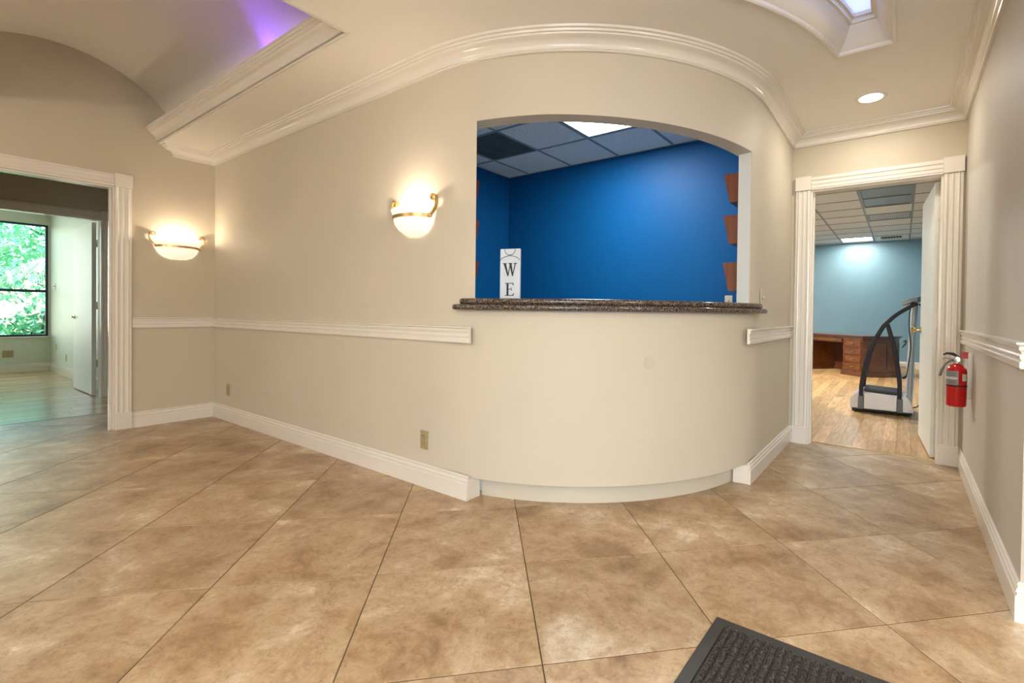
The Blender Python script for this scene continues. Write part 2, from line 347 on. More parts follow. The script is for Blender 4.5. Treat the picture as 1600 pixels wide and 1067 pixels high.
for _i in range(_n + 1):
    _a = -90 + 90 * _i / _n; _z = head_z(_a); _o, _q = arcp(AR, _a), arcp(AR - .105, _a)
    _r.append([bm.verts.new((*_o, _z)), bm.verts.new((*_o, ZC + .02)), bm.verts.new((*_q, ZC + .02)), bm.verts.new((*_q, _z))])
for _i in range(_n):
    for _j in range(4): bm.faces.new((_r[_i][_j], _r[_i][(_j + 1) % 4], _r[_i + 1][(_j + 1) % 4], _r[_i + 1][_j]))
bm.faces.new(_r[0]); bm.faces.new(_r[-1])
struct('wall_curved', bm, curve_m, 'pale curved wall over and beside the reception opening', smooth=True)
# white reveals lining the opening
bm = bmesh.new(); arcblock(A1 - .12, A1, 1.15, 2.121, AR - .087, AR - .004, 2, bm)
struct('trim_1', bm, white_m, 'white painted right side reveal of the reception opening')
struct('wall_hall', bx(XH - .1, AY, 0, XH, YD + .1, ZC + .02), curve_m, 'cream hallway wall between curved desk and right doorway')
bm = bx(XH - .1, YD, 0, 5.0, YD + .1, 2.8); box(bm, 5.87, YD, 0, XR + .1, YD + .1, 2.8); box(bm, 5.0, YD, 2.12, 5.87, YD + .1, 2.8)
struct('wall_end', bm, wall_m, 'cream wall around and above the right doorway')
bm = bx(XR, .40, 0, XR + .1, YD, 2.7); box(bm, XR + .1, .40, 0, 8.6, .5, 2.7)
struct('wall_right', bm, wallg_m, 'greige hallway wall at the right edge')
# roof slab, unseen and added to block the sun, open above the skylight
struct('sunblock_roof', plate([(-6.4, -4.8), (8.7, -4.8), (8.7, 10.8), (-6.4, 10.8)], [[(4.1, -.5), (5.8, -.5), (5.8, 1.5), (4.1, 1.5)]], 3.30, 4.4), ceil_m, 'flat roof slab, added unseen to keep direct sun off the skylight')
# unseen part of the lobby: side and rear walls with an assumed entrance left as an open gap
bm = bx(8.5, -4.7, 0, 8.6, .40, 2.7); struct('wall_side', bm, wallg_m, 'cream side wall of the lobby')
bm = bx(-.1, -4.7, 0, 5.6, -4.6, 2.7); box(bm, 8.2, -4.7, 0, 8.6, -4.6, 2.7); box(bm, 5.6, -4.7, 2.5, 8.2, -4.6, 2.7)
struct('wall_rear', bm, wallg_m, 'cream rear wall of the lobby with an assumed entrance gap')

# ceiling with vaulted trough and skylight
SKR = 2.03
def sky_outline(d=0.0):
    r = SKR + d; xr = 5.575 - d; yt = 1.262 - d; yb = -.20 + d
    a_t = math.degrees(math.asin((yt - AY) / r)); a_b = math.degrees(math.asin((yb - AY) / r))
    return arc(r, a_b, a_t, 26) + [(xr, yt), (xr, yb)]
outer = [(-.02, .04), (-.02, -.435), (3.135, -.435), (3.135, -1.70), (-.02, -1.70), (-.02, -4.65), (8.55, -4.65), (8.55, .45), (6.05, .45), (6.05, 2.6), (4.82, 2.6), (4.82, AY)] + arc(AR - .04, 0, -90, 24)[1:]
struct('ceiling', plate(outer, [sky_outline()], ZC, ZC + .035), ceil_m, 'flat cream lobby ceiling around vaulted trough and skylight')
# vault shell over the trough
bm = bmesh.new(); X0, X1 = 0.0, 4.3
for r0, r1 in ((VR, VR + .05),):
    P = vaultpts(40); Q = vaultpts(40, VR + .05)
    rows = []
    for x in (X0, X1): rows.append([bm.verts.new((x, y, z)) for y, z in P] + [bm.verts.new((x, y, z)) for y, z in reversed(Q)])
    m = len(rows[0])
    for i in range(m): bm.faces.new((rows[0][i], rows[0][(i + 1) % m], rows[1][(i + 1) % m], rows[1][i]))
vt = struct('ceiling_vault', bm, vault_m, 'curved barrel vault above the ceiling trough', smooth=True)
prism(bm := bmesh.new(), [(y, z) for y, z in vp], lambda u, v, w: (w, u, v), X1, X1 + .05)
struct('wall_vault', bm, vault_m, 'end wall closing the barrel vault')
# fascia: crown around the trough, climbing into the opening
TR = [(0, ZC - .002), (.014, ZC - .002), (.014, ZC + .008), (.006, ZC + .010), (.006, ZC + .014), (.020, ZC + .016), (.020, ZC + .024), (.024, ZC + .028), (.028, ZC + .044), (.038, ZC + .060), (.052, ZC + .072), (.068, ZC + .079),
      (.068, ZC + .086), (.080, ZC + .087), (.081, ZC + .099), (.090, ZC + .100), (.092, ZC + .110), (.100, ZC + .111), (.100, ZC + .122), (.0, ZC + .122)]
bm = sweep(bmesh.new(), [(0.001, -.437), (3.133, -.437), (3.133, -1.698), (0.001, -1.698)], TR, side=1)
struct('trim_2', bm, trim_m, 'cream crown moulding edging the vaulted ceiling trough', smooth=True)
# crown
def crown(z0, z1, w):
    k = (z1 - z0); p = [(0, z0), (.016, z0), (.019, z0 + .05 * k), (.015, z0 + .10 * k), (.020, z0 + .13 * k)]
    for i in range(1, 7):
        a = i / 7 * PI / 2; p.append((.020 + (w * .60 - .020) * (1 - math.cos(a)), z0 + .13 * k + .47 * k * math.sin(a)))
    p += [(w * .62, z0 + .62 * k), (w * .70, z0 + .66 * k), (w * .72, z0 + .74 * k), (w * .82, z0 + .76 * k), (w * .85, z0 + .86 * k), (w * .97, z0 + .89 * k), (w, z1), (0, z1)]
    return p
CR = crown(2.492, ZC, .105)
path = [(-.15, -.322), (0, -.322), (0, 0), (AX, 0)] + arc(AR, -90, 0, 48)[1:] + [(XH, YD), (XR, YD), (XR, .40), (8.5, .40)]
struct('trim_3', sweep(bmesh.new(), path, CR, side=1), trim_m, 'cream crown moulding running round the lobby walls', smooth=True)
# skylight: frame moulding, shaft, bars and glass
sl = thing('window_2', 'curved skylight with stepped frame at the top right', None, kind='structure')
so = sky_outline()
SP = [(-.012, ZC - .012), (.0, ZC - .016), (.008, ZC - .010), (.010, ZC + .004), (.022, ZC + .012), (.040, ZC + .040), (.066, ZC + .085), (.074, ZC + .110), (.086, ZC + .112), (.088, ZC + .135), (.100, ZC + .137), (.102, ZC + .16), (-.012, ZC + .16)]
obj('frame', sweep(bmesh.new(), so, SP, side=1, closed=True), trim_m, sl, smooth=True)
si = sky_outline(.104)
gp = plate(sky_outline(.095), [], ZC + .155, ZC + .163); obj('pane', gp, dome_m, sl)

# baseboards and chair rails
BB = [(0, 0), (.015, 0), (.015, .092), (.011, .098), (.011, .104), (.014, .108), (.011, .118), (.006, .128), (.006, .136), (0, .138)]
BB = [(0, 0), (.016, 0), (.016, .090), (.010, .094), (.010, .102), (.014, .106), (.013, .113), (.007, .122), (.009, .128), (.010, .134), (.004, .139), (0, .139)]
def bboard(name, path, label, side=1): return struct(name, sweep(bmesh.new(), path, BB, side=side), trim_m, label)
b1 = bboard('baseboard_back', [(0, -.628), (0, 0), (3.637, 0)], 'white baseboard along the left and long cream walls')
bm = bmesh.new(); prism(bm, [(3.32, 0.001), (3.636, 0.001), (3.636, .088), (3.55, .088)], lambda u, v, w: (u, v, w), 0, .119)
obj('end_block', bm, trim_m, b1, bevel=.003)
b2 = bboard('baseboard_hall', [(XH, 1.232), (XH, YD), (4.885, YD)], 'white baseboard between curved desk and right doorway')
bm = bmesh.new(); prism(bm, [(XH - .001, 1.232), (XH - .001, 1.5), (4.77, 1.31), (4.762, 1.225)], lambda u, v, w: (u, v, w), 0, .119)
obj('end_block', bm, trim_m, b2, bevel=.003)
bboard('baseboard_right', [(5.985, YD), (XR, YD), (XR, .40), (8.5, .40)], 'white baseboard along the right greige wall')
CRL = [(0, .895), (.017, .895), (.019, .902), (.019, .918), (.013, .923), (.018, .932), (.018, .940), (.012, .946), (.016, .956), (.021, .962), (.022, .970), (.018, .974), (.024, .978), (.030, .982), (.030, .988), (0, .990)]
def rail(name, path, label): return struct(name, sweep(bmesh.new(), path, CRL), trim_m, label, smooth=False)
rail('trim_4', [(0, -.628), (0, 0), (3.642, 0)], 'white chair rail on the left and long cream walls')
rail('trim_5', [(XH, 1.157), (XH, YD)], 'short white chair rail beside the right doorway')
rail('trim_6', [(XR, 2.50), (XR, .40), (8.5, .40)], 'white chair rail on the right greige wall')

# ------------------------------------------------------------------ door casings
FL = [(0, 0), (0, .018), (.010, .020), (.016, .024), (.022, .022), (.026, .016), (.040, .016), (.046, .021), (.054, .021), (.060, .016), (.074, .016), (.080, .022), (.088, .024), (.094, .018), (.110, .016), (.110, 0)]
def casing(parent, fn, w0, w1, z1, bw=.112, plinth=.15, hh=.105, right=True, left=True):
    """fn(along, out, z) -> world; w0/w1 inner edges; z1 head height"""
    for s, w in ((-1, w0), (1, w1)):
        if (s < 0 and not left) or (s > 0 and not right): continue
        obj('casing_leg', prism(bmesh.new(), FL, lambda u, v, q: fn(w + s * (.001 + u), v + .001, q), plinth, z1), trim_m, parent)
        e = lambda x0, x1, d, a, b: obj_box(fn, x0, x1, d, a, b)
        obj('plinth_block', e(w + s * (-.002), w + s * (bw + .003), .027, 0, plinth), trim_m, parent, bevel=.003)
        obj('corner_block', e(w + s * (-.004), w + s * (bw + .005), .030, z1 + .002, z1 + hh + .012), trim_m, parent, bevel=.003)
    obj('casing_head', prism(bmesh.new(), [(a * hh / .11, b) for a, b in FL], lambda u, v, q: fn(q, v + .001, z1 + .001 + u), w0 + .005, w1 - .005), trim_m, parent)
def obj_box(fn, x0, x1, d, a, b):
    bm = bmesh.new(); pts = [fn(x, o, z) for z in (a, b) for x, o in ((x0, .001), (x1, .001), (x1, d), (x0, d))]
    v = [bm.verts.new(p) for p in pts]
    for f in ((0, 1, 2, 3), (4, 5, 6, 7), (0, 1, 5, 4), (1, 2, 6, 5), (2, 3, 7, 6), (3, 0, 4, 7)): bm.faces.new([v[i] for i in f])
    return bm
# left cased opening (pocket door)
d1 = thing('door_1', 'wide cased opening in the left wall', None, (0, -1.2, 0), kind='structure')
def rel(o, fn): return lambda a, b, c: tuple(Vector(fn(a, b, c)) - o.location)
f1 = rel(d1, lambda a, o, z: (o, -a, z))
casing(d1, f1, .742, 1.70, 2.125, left=True, right=True)   # along = -y
for a, b in ((.742, .755),): 
    obj('jamb', bx(-.102, -b - .0 + 1.2, 0, .0005, -a + 1.2, 2.124), trim_m, d1)
obj('jamb', bx(-.102, -1.70 + 1.2, 0, .0005, -1.687 + 1.2, 2.124), trim_m, d1)
obj('jamb', bx(-.102, -1.687 + 1.2, 2.111, .0005, -.755 + 1.2, 2.124), trim_m, d1)
obj('door_stop', bx(-.062, -.771 + 1.2, 0, -.040, -.755 + 1.2, 2.11), trim_m, d1)
st = obj('strike_plate', bx(-.040, -.7585 + 1.2, .955, -.012, -.755 + 1.2, 1.01), gold_m, d1, bevel=.001); st['label'] = 'dull brass strike plate'
# inner office door, far left
d2 = thing('door_2', 'far left office doorway with open pale door', None, (-2.2, -.9, 0), kind='structure')
f2 = rel(d2, lambda a, o, z: (-2.2 + o, -a, z))
casing(d2, f2, .41, 1.62, 2.118, bw=.095, plinth=.12, hh=.085)
obj('jamb', bx(-2.302 + 2.2, -.41 + .9, 0, 0, -.396 + .9, 2.118), trim_m, d2); obj('jamb', bx(-.102, -.72, 0, 0, -.706, 2.118), trim_m, d2); obj('jamb', bx(-.102, -.72, 2.105, 0, .49, 2.119), trim_m, d2)
lf = obj('door_leaf', bx(-3.355 + 2.2, -.452 + .9, .012, -2.385 + 2.2, -.412 + .9, 2.10), door_m, d2, bevel=.002)
def lever(parent, loc, m, sgn=-1, ax='x', ln=.10):
    bm = bmesh.new(); M = Matrix.Translation(loc) @ Matrix.Rotation(PI / 2, 4, 'X')
    lathe(bm, [(.0, 0), (.027, 0), (.027, .006), (.012, .010), (.010, .045), (0, .045)], 14, M)
    tube(bm, [Vector(loc) + Vector((0, -.04, 0)), Vector(loc) + Vector((sgn * .05, -.045, .004)), Vector(loc) + Vector((sgn * ln, -.04, -.004))], [.009, .007, .006], 8)
    return obj('lever_handle', bm, m, parent, smooth=True)
h = lever(d2, (-3.29 + 2.2, -.452 + .9, .945), brass_m, 1); h['label'] = 'brass lever handle'
for z in (.35, 1.05, 1.8):
    hg = obj('hinge', bx(-2.372 + 2.2, -.414 + .9, z, -2.355 + 2.2, -.404 + .9, z + .09), brass_m, d2)
# right door
d3 = thing('door_3', 'right doorway with white door opened into the blue room', None, (5.43, YD, 0), kind='structure')
f3 = rel(d3, lambda a, o, z: (a, YD - o, z))
casing(d3, f3, 4.997, 5.873, 2.122)
for a, b in ((4.997, 5.012), (5.858, 5.873)): obj('jamb', bx(a - 5.43, -.001, 0, b - 5.43, .11, 2.122), trim_m, d3)
obj('jamb', bx(5.012 - 5.43, -.001, 2.107, 5.858 - 5.43, .11, 2.122), trim_m, d3)
obj('door_stop', bx(5.012 - 5.43, .04, 0, 5.024 - 5.43, .07, 2.107), trim_m, d3)
obj('threshold', bx(5.012 - 5.43, .092, 0.0005, 5.858 - 5.43, .104, .006), gold_m, d3)
lf = thing('tmp', '', None); bpy.data.objects.remove(lf)
M = Matrix.Translation((5.872 - 5.43, .125, 0)) @ Matrix.Rotation(math.radians(3.6), 4, 'Z')
leaf3 = obj('door_leaf', bx(-.043, 0, .012, 0, .84, 2.095, M=M), door_m, d3, bevel=.002)
bm = bmesh.new(); Mk = M @ Matrix.Translation((-.043, .775, .965)) @ Matrix.Rotation(-PI / 2, 4, 'Y')
lathe(bm, [(0, 0), (.030, 0), (.030, .006), (.011, .012), (.010, .035), (.022, .045), (.028, .058), (.022, .072), (0, .075)], 16, Mk)
kb = obj('knob', bm, brass_m, d3, smooth=True); kb['label'] = 'polished brass round knob'
obj('latch_strike', bx(5.8575 - 5.43, .012, .94, 5.859 - 5.43, .03, 1.0), slot_m, d3)
for z in (.25, 1.0, 1.82): obj('hinge', bx(5.848 - 5.43, .112, z, 5.858 - 5.43, .126, z + .09), trim_m, d3)

# ------------------------------------------------------------------ floors
fl = struct('floor', bx(-1.0, -4.65, -.03, 8.55, YD + .10, -.0025), grout_m, 'diagonal beige stone tile lobby floor')
TS = .604; S2 = 2 ** .5
def clip(poly, f):
    out = []
    for i in range(len(poly)):
        a, b = poly[i], poly[(i + 1) % len(poly)]; fa, fb = f(a), f(b)
        if fa >= 0: out.append(a)
        if (fa >= 0) != (fb >= 0): t = fa / (fa - fb); out.append((a[0] + t * (b[0] - a[0]), a[1] + t * (b[1] - a[1])))
    return out
def area(p): return abs(sum(p[i][0] * p[(i + 1) % len(p)][1] - p[(i + 1) % len(p)][0] * p[i][1] for i in range(len(p)))) / 2
def tile_bm(poly, g=.0018, z0=-.010, z1=0.0):
    cx = sum(p[0] for p in poly) / len(poly); cy = sum(p[1] for p in poly) / len(poly)
    bm = bmesh.new()
    def ins(d):
        r = []
        n = len(poly)
        for i in range(n):
            p = Vector(poly[i]); a = (p - Vector(poly[i - 1])); b = (Vector(poly[(i + 1) % n]) - p)
            if a.length < 1e-5 or b.length < 1e-5: r.append(p); continue
            a.normalize(); b.normalize(); n0 = Vector((-a.y, a.x)); n1 = Vector((-b.y, b.x)); m = n0 + n1; m = m / max(m.dot(n0), .2); r.append(p + m * d)
        return r
    A = [bm.verts.new((p.x, p.y, z0)) for p in ins(g)]; B = [bm.verts.new((p.x, p.y, z1 - .0015)) for p in ins(g)]; Cc = [bm.verts.new((p.x, p.y, z1)) for p in ins(g + .002)]
    n = len(A)
    for i in range(n):
        j = (i + 1) % n; bm.faces.new((A[i], A[j], B[j], B[i])); bm.faces.new((B[i], B[j], Cc[j], Cc[i]))
    bm.faces.new(Cc); return bm
for i in range(-16, 22):
    for j in range(-22, 14):
        u0 = 1.621 + TS * i; v0 = -3.297 + TS * j
        P = [((u - v) / S2, (u + v) / S2) for u, v in ((u0, v0), (u0 + TS, v0), (u0 + TS, v0 + TS), (u0, v0 + TS))]
        cx = sum(p[0] for p in P) / 4; cy = sum(p[1] for p in P) / 4
        for f in (lambda p: p[0] + 1.0, lambda p: 6.06 - p[0] if cy > .45 else 8.5 - p[0], lambda p: p[1] + 3.2, lambda p: YD + .098 - p[1]):
            P = clip(P, f)
            if len(P) < 3: break
        if len(P) < 3 or area(P) < .004: continue
        if cy < -2.6 and False: continue
        # skip tiles wholly behind the walls
        if cy > .35 and cx < 3.3: continue
        if cx < 4.80 and cy > .05 and cx > 3.0 and all(p[0] < AX + 1.3 and p[1] > 0 and math.hypot(p[0] - AX, p[1] - AY) < 1.44 or (p[1] > AY and p[0] < 4.8) or (p[0] < AX and p[1] > .1) for p in P): continue
        if cx < 4.86 and cy > .4 and False and min((p[0] - AX) ** 2 + (p[1] - AY) ** 2 for p in P) ** .5 < 1.25 and max((p[0] - AX) ** 2 + (p[1] - AY) ** 2 for p in P) ** .5 < AR - .1: continue
        if cx > 6.3: continue
        if cy < -2.7 and cx > 0: continue
        if cx < 0 and (cy > 0.2 or cy < -2.2): continue
        o = obj('tile', tile_bm(P), trav_m, fl)
# far-left strip floor
flw = struct('floor_office', bx(-6.3, -3.2, -.03, -1.0, -.15, -.004), grout_m, 'pale oak strip floor of the far left office')
bm = bmesh.new(); x = -1.006; k = 0
while x > -6.2:
    y = -3.15 + random.random() * .8; ys = [-3.15]
    while y < -.2: ys.append(y); y += random.uniform(.7, 1.5)
    ys.append(-.16)
    for a, b in zip(ys, ys[1:]): box(bm, x - .0815, a + .0008, -.012, x, b - .0008, 0)
    x -= .083; k += 1
sp = obj('floor_strips', bm, strip_m, flw); sp['kind'] = 'stuff'
obj('threshold_strip', bx(-1.006, -3.1, -.01, -.998, -.2, .001), slot_m, flw)
# blue-room bamboo floor
flb = struct('floor_study', bx(.5, YD + .105, -.03, 6.1, 10.62, -.003), grout_m, 'bamboo plank floor of the pale blue room')
W_, L_ = .1005, .935; proto = {}
base_me = None
cnt = 0
for c in range(0, 26):
    xr = 6.02 - c * W_; off = random.random() * L_
    y = YD + .108 - off
    while y < 10.56:
        a = max(y, YD + .106); b = min(y + L_, 10.56)
        vis = (a + b) / 2
        # the doorway shows a wedge widening with distance
        if b - a > .03 and xr > 4.80 - (vis - 2.6) * .19 and cnt < 299:
            key = round(b - a, 3)
            if key not in proto:
                t = bx(0, 0, -.012, W_ - .0012, b - a - .0014, 0); me = bpy.data.meshes.new('plank'); bmesh.ops.recalc_face_normals(t, faces=t.faces); t.to_mesh(me); t.free(); me.materials.append(bamboo_m); proto[key] = me
            o = bpy.data.objects.new('plank', proto[key]); COL.objects.link(o); o.location = (xr - W_, a, 0); o.parent = flb; cnt += 1
        y += L_

# ------------------------------------------------------------------ reception desk and granite top
dk = thing('reception_desk', 'pale curved reception desk front below the granite countertop', 'reception desk', (4.3, .45, 0))
def shift(bm, o):
    bmesh.ops.translate(bm, vec=-o.location, verts=bm.verts); return bm
bm = bmesh.new(); arcblock(A0 + .05, A1 - .05, .120, 1.083, AR - .085, AR + .004, 56, bm); pn = obj('front_panel', shift(bm, dk), curve_m, dk, smooth=True)
bm = bmesh.new(); a0, a1 = A0 + .5, A1 - 1.4
TK = [(0, 0), (.022, 0), (.022, .098), (.018, .103), (.018, .119), (0, .119)]
sweep(bm, arc(AR - .094, a0, a1, 48), TK, side=1); obj('toe_kick', shift(bm, dk), curve_m, dk, smooth=True)
_a = math.radians(-40.5)
bm = bmesh.new(); lathe(bm, [(0, .0012), (.034, .0012), (.035, 0)], 24, Matrix.Translation((*arcp(AR + .0045, -40.5), .80)) @ Vector((math.cos(_a), math.sin(_a), 0)).to_track_quat('Z', 'Y').to_matrix().to_4x4())
tp_ = obj('paint_patch', shift(bm, dk), mat('touch_up_paint', (0.555, 0.50, 0.405, 1), rough=.6, var=.04), dk); tp_['label'] = 'faint round touch-up patch'
ct = thing('granite_countertop', 'dark brown speckled granite countertop with stepped rounded edge', 'countertop', (4.3, .45, 1.085))
def slab(a0, a1, rin, rout, z0, z1, name):
    """bullnosed curved slab with rounded plan ends"""
    bm = bmesh.new(); n = 60; h = (z1 - z0) / 2; zc = (z0 + z1) / 2; rings = []
    for i in range(n + 1):
        a = a0 + (a1 - a0) * i / n; e = min((a - a0), (a1 - a)) / 2.2; k = 1 if e >= 1 else math.sqrt(max(0, 1 - (1 - e) ** 2))
        ro = rout - .035 * (1 - k)
        ri = rin if A0 < a < A1 else AR + .0015
        prof = [(ri, z0), (ro - h * .9, z0)] + [(ro - h * .9 + h * .9 * math.cos(t), zc + h * math.sin(t)) for t in [-PI / 2 + PI * q / 8 for q in range(1, 8)]] + [(ro - h * .9, z1), (ri, z1)]
        rings.append([bm.verts.new((*arcp(r, a), z)) for r, z in prof])
    m = len(rings[0])
    for i in range(n):
        for j in range(m): bm.faces.new((rings[i][j], rings[i][(j + 1) % m], rings[i + 1][(j + 1) % m], rings[i + 1][j]))
    f = [bm.faces.new(rings[0]), bm.faces.new(rings[-1])]; [q.normal_update() for q in f]; bmesh.ops.triangulate(bm, faces=f)
    return obj(name, shift(bm, ct), granite_m, ct, smooth=True)
slab(-82.4, -4.0, AR - .06, AR + .075, 1.085, 1.1165, 'lower_tier')
slab(-81.0, -5.6, AR - .30, AR + .058, 1.117, 1.150, 'upper_tier')

# ------------------------------------------------------------------ blue reception office behind the desk
XB, YB, ZB = 1.635, 2.53, 2.73
bm = bx(XB - .1, .1, 0, XB, YB + .1, ZB); box(bm, XB, YB, 0, XH - .1, YB + .1, ZB)
bw = struct('wall_reception', bm, blue_m, 'royal blue walls of the office behind the desk')
bm = bx(XH - .112, AY, 0, XH - .101, YB, ZB); bm.free(); bm = bx(XH - .112, 1.36, 0, XH - .101, YB, ZB); struct('wall_reception_side', bm, blue_m, 'royal blue inner face beside the file holders')
struct('floor_reception', plate([(XB, .1)] + arc(AR - .13, -90, 0, 16) + [(XH - .1, YB), (XB, YB)], [], -.03, 0.001), office_m, 'unseen reception office floor, coloured pale to bounce light')  # pale floor colour chosen as a bounce surface for the ceiling panels
bm = bx(XB, .101, 0, AX, .11, ZB); struct('wall_reception_front', bm, blue_m, 'royal blue inner face of the long wall')
def grid_ceiling(name, label, xs, ys, z, keep, dark=(), dark_mat=stain_m, skip=()):
    base = thing(name, label, None, (xs[0], ys[0], z), kind='structure')
    o = base.location; bm = bmesh.new()
    for x in xs: box(bm, x - .012, ys[0], z - .002, x + .012, ys[-1], z + .02)
    for y in ys: box(bm, xs[0], y - .012, z - .0015, xs[-1], y + .012, z + .02)
    obj('ceiling_grid', shift(bm, base), grid_m, base)
    me = None
    bmb = bx(xs[0] - .2, ys[0] - .2, z + .03, xs[-1] + .2, ys[-1] + .2, z + .05); obj('ceiling_deck', shift(bmb, base), grid_m, base)
    cache = {}
    for i in range(len(xs) - 1):
        for j in range(len(ys) - 1):
            if (i, j) in skip or not keep(xs[i], ys[j]): continue
            w, l = round(xs[i + 1] - xs[i], 3), round(ys[j + 1] - ys[j], 3); dm = (i, j) in dark
            if (w, l, dm) not in cache:
                t = bx(.010, .010, .004, w - .010, l - .010, .02); me = bpy.data.meshes.new('ceiling_panel'); bmesh.ops.recalc_face_normals(t, faces=t.faces); t.to_mesh(me); t.free(); me.materials.append(dark_mat if dm else acous_m); cache[(w, l, dm)] = me
            p = bpy.data.objects.new('ceiling_panel', cache[(w, l, dm)]); COL.objects.link(p); p.location = Vector((xs[i], ys[j], z)) - o; p.parent = base
            if dm: p['label'] = 'dark stained ceiling panel'
    return base
xs = [XB, 1.955, 2.562, 3.170, 3.778, 4.386, XH - .1]; ys = [.02, .10, .71, 1.32, 1.925, YB]
bxs = [XB, 1.955, 2.562, 3.170, 3.778, 4.386, XH - .112]; bys = [.11, .71, 1.32, 1.925, YB]
grid_ceiling('ceiling_reception', 'suspended acoustic tile ceiling of the blue office', bxs, bys, ZB, lambda x, y: True, dark={(1, 2)}, skip={(3, 2)})
t = thing('ceiling_light', 'bright square light panel in the ceiling of the blue office', 'ceiling light', (3.474, 1.6225, ZB))
obj('frame', sweep(bmesh.new(), [(-.29, -.29), (.29, -.29), (.29, .29), (-.29, .29)], [(0, .0), (.018, 0), (.018, .03), (0, .03)], side=-1, closed=True), grid_m, t)
obj('diffuser', bx(-.272, -.272, .006, .272, .272, .012), lit_m, t)
lamp('troffer_glow', 'AREA', (0, 0, -.01), 33, COOL, size=.52, rot=(0, 0, 0), parent=t)

# wall file holders (tapered wooden pockets)
def holder(x, y, z, s, label):
    t = thing('file_holder', label, 'file holder', (x, y, z), group=None)
    # s=-1: mounted on a wall to the right, opening towards -x
    d0, d1, hh, w = .122, .082, .195, .30
    for yy in (-w / 2, w / 2 - .012):
        prism(bm := bmesh.new(), [(0, 0), (s * d1, 0), (s * d0, hh), (0, hh)], lambda u, v, q: (u, q, v), yy, yy + .012); obj('side_panel', bm, cherry_m, t)
    prism(bm := bmesh.new(), [(s * (d1 - .010), 0), (s * d1, 0), (s * d0, hh), (s * (d0 - .010), hh)], lambda u, v, q: (u, q, v), -w / 2 + .012, w / 2 - .012); obj('front_panel', bm, cherry_m, t)
    obj('bottom_panel', bx(0, -w / 2 + .012, 0, s * (d1 - .010), w / 2 - .012, .010), cherry_m, t)
    obj('back_panel', bx(0, -w / 2 + .012, .01, s * .008, w / 2 - .012, hh + .03), cherry_m, t)
    return t
XI = XH - .113
for z, n in ((1.842, 'topmost wooden file holder on the right inner wall'), (1.560, 'middle wooden file holder on the right inner wall'), (1.238, 'lowest wooden file holder on the right inner wall above granite')):
    holder(XI, 1.555, z, -1, n)
for z, n in ((2.35, 'topmost wooden file holder at the left edge of the opening'), (1.905, 'middle wooden file holder at the left edge of the opening'), (1.455, 'lowest wooden file holder at the left edge of the opening')):
    holder(XB + .001, 1.76, z - .01, 1, n)
# sign with letters
sg = thing('welcome_sign', 'narrow white board reading W E standing on the granite counter', 'sign', (3.672, .292, 1.1505), math.radians(15))
obj('board', bx(-.067, -.008, 0, .067, .008, .310), sign_m, sg, bevel=.002)
def poly_part(name, polys, m, parent, y, scale=1, ox=0, oz=0, th=.0015):
    bm = bmesh.new()
    for p in polys: prism(bm, [(ox + u * scale, oz + v * scale) for u, v in p], lambda u, v, w: (u, w, v), y, y - th)
    return obj(name, bm, m, parent)
Wp = [[(-.55, 1), (-.34, 1), (-.10, 0), (-.20, 0)], [(-.20, 0), (-.12, 0), (.06, .92), (0, .92)], [(-.06, 1), (.14, 1), (.30, 0), (.20, 0)], [(.20, 0), (.27, 0), (.52, 1), (.44, 1)],
      [(-.62, .95), (-.27, .95), (-.27, 1.01), (-.62, 1.01)], [(-.12, .95), (.21, .95), (.21, 1.01), (-.12, 1.01)], [(.34, .95), (.62, .95), (.62, 1.01), (.34, 1.01)]]
Ep = [[(-.26, 0), (-.10, 0), (-.10, 1), (-.26, 1)], [(-.40, 0), (.34, 0), (.34, .05), (-.40, .05)], [(-.40, .95), (.32, .95), (.32, 1), (-.40, 1)], [(-.10, .49), (.16, .49), (.16, .54), (-.10, .54)],
      [(.14, .38), (.18, .38), (.18, .65), (.14, .65)], [(.24, .05), (.34, .05), (.39, .22), (.35, .22)], [(.24, .95), (.32, .95), (.34, .80), (.30, .80)]]
l1 = poly_part('letter', Wp, ink_m, sg, -.0085, .078, 0, .144); l1['label'] = 'dark serif letter W'
l2 = poly_part('letter', Ep, ink_m, sg, -.0085, .078, 0, .024); l2['label'] = 'dark serif letter E'
bm = bmesh.new()
pts = [(.036 * math.cos(a), -.0095, .308 + .034 * math.sin(a) - .002) for a in [PI + PI * q / 20 for q in range(21)]]
tube(bm, pts, .0018, 6); obj('ring_print', bm, ink_m, sg)
bm = bmesh.new()
for q in range(15):
    a = math.radians(35 + 110 * q / 14); x = .060 * math.cos(a) / .82; z = .214 + .050 * math.sin(a)
    for s in (-1, 1):
        Mx = Matrix.Translation((x, -.0095, z)) @ Matrix.Rotation(-a + PI / 2 + s * .8, 4, 'Y'); v = [bm.verts.new(Mx @ Vector(p)) for p in ((0, 0, 0), (.0022, 0, .004), (0, 0, .009), (-.0022, 0, .004))]; bm.faces.new(v)
gl = obj('garland_print', bm, ink_m, sg); gl['kind'] = 'stuff'
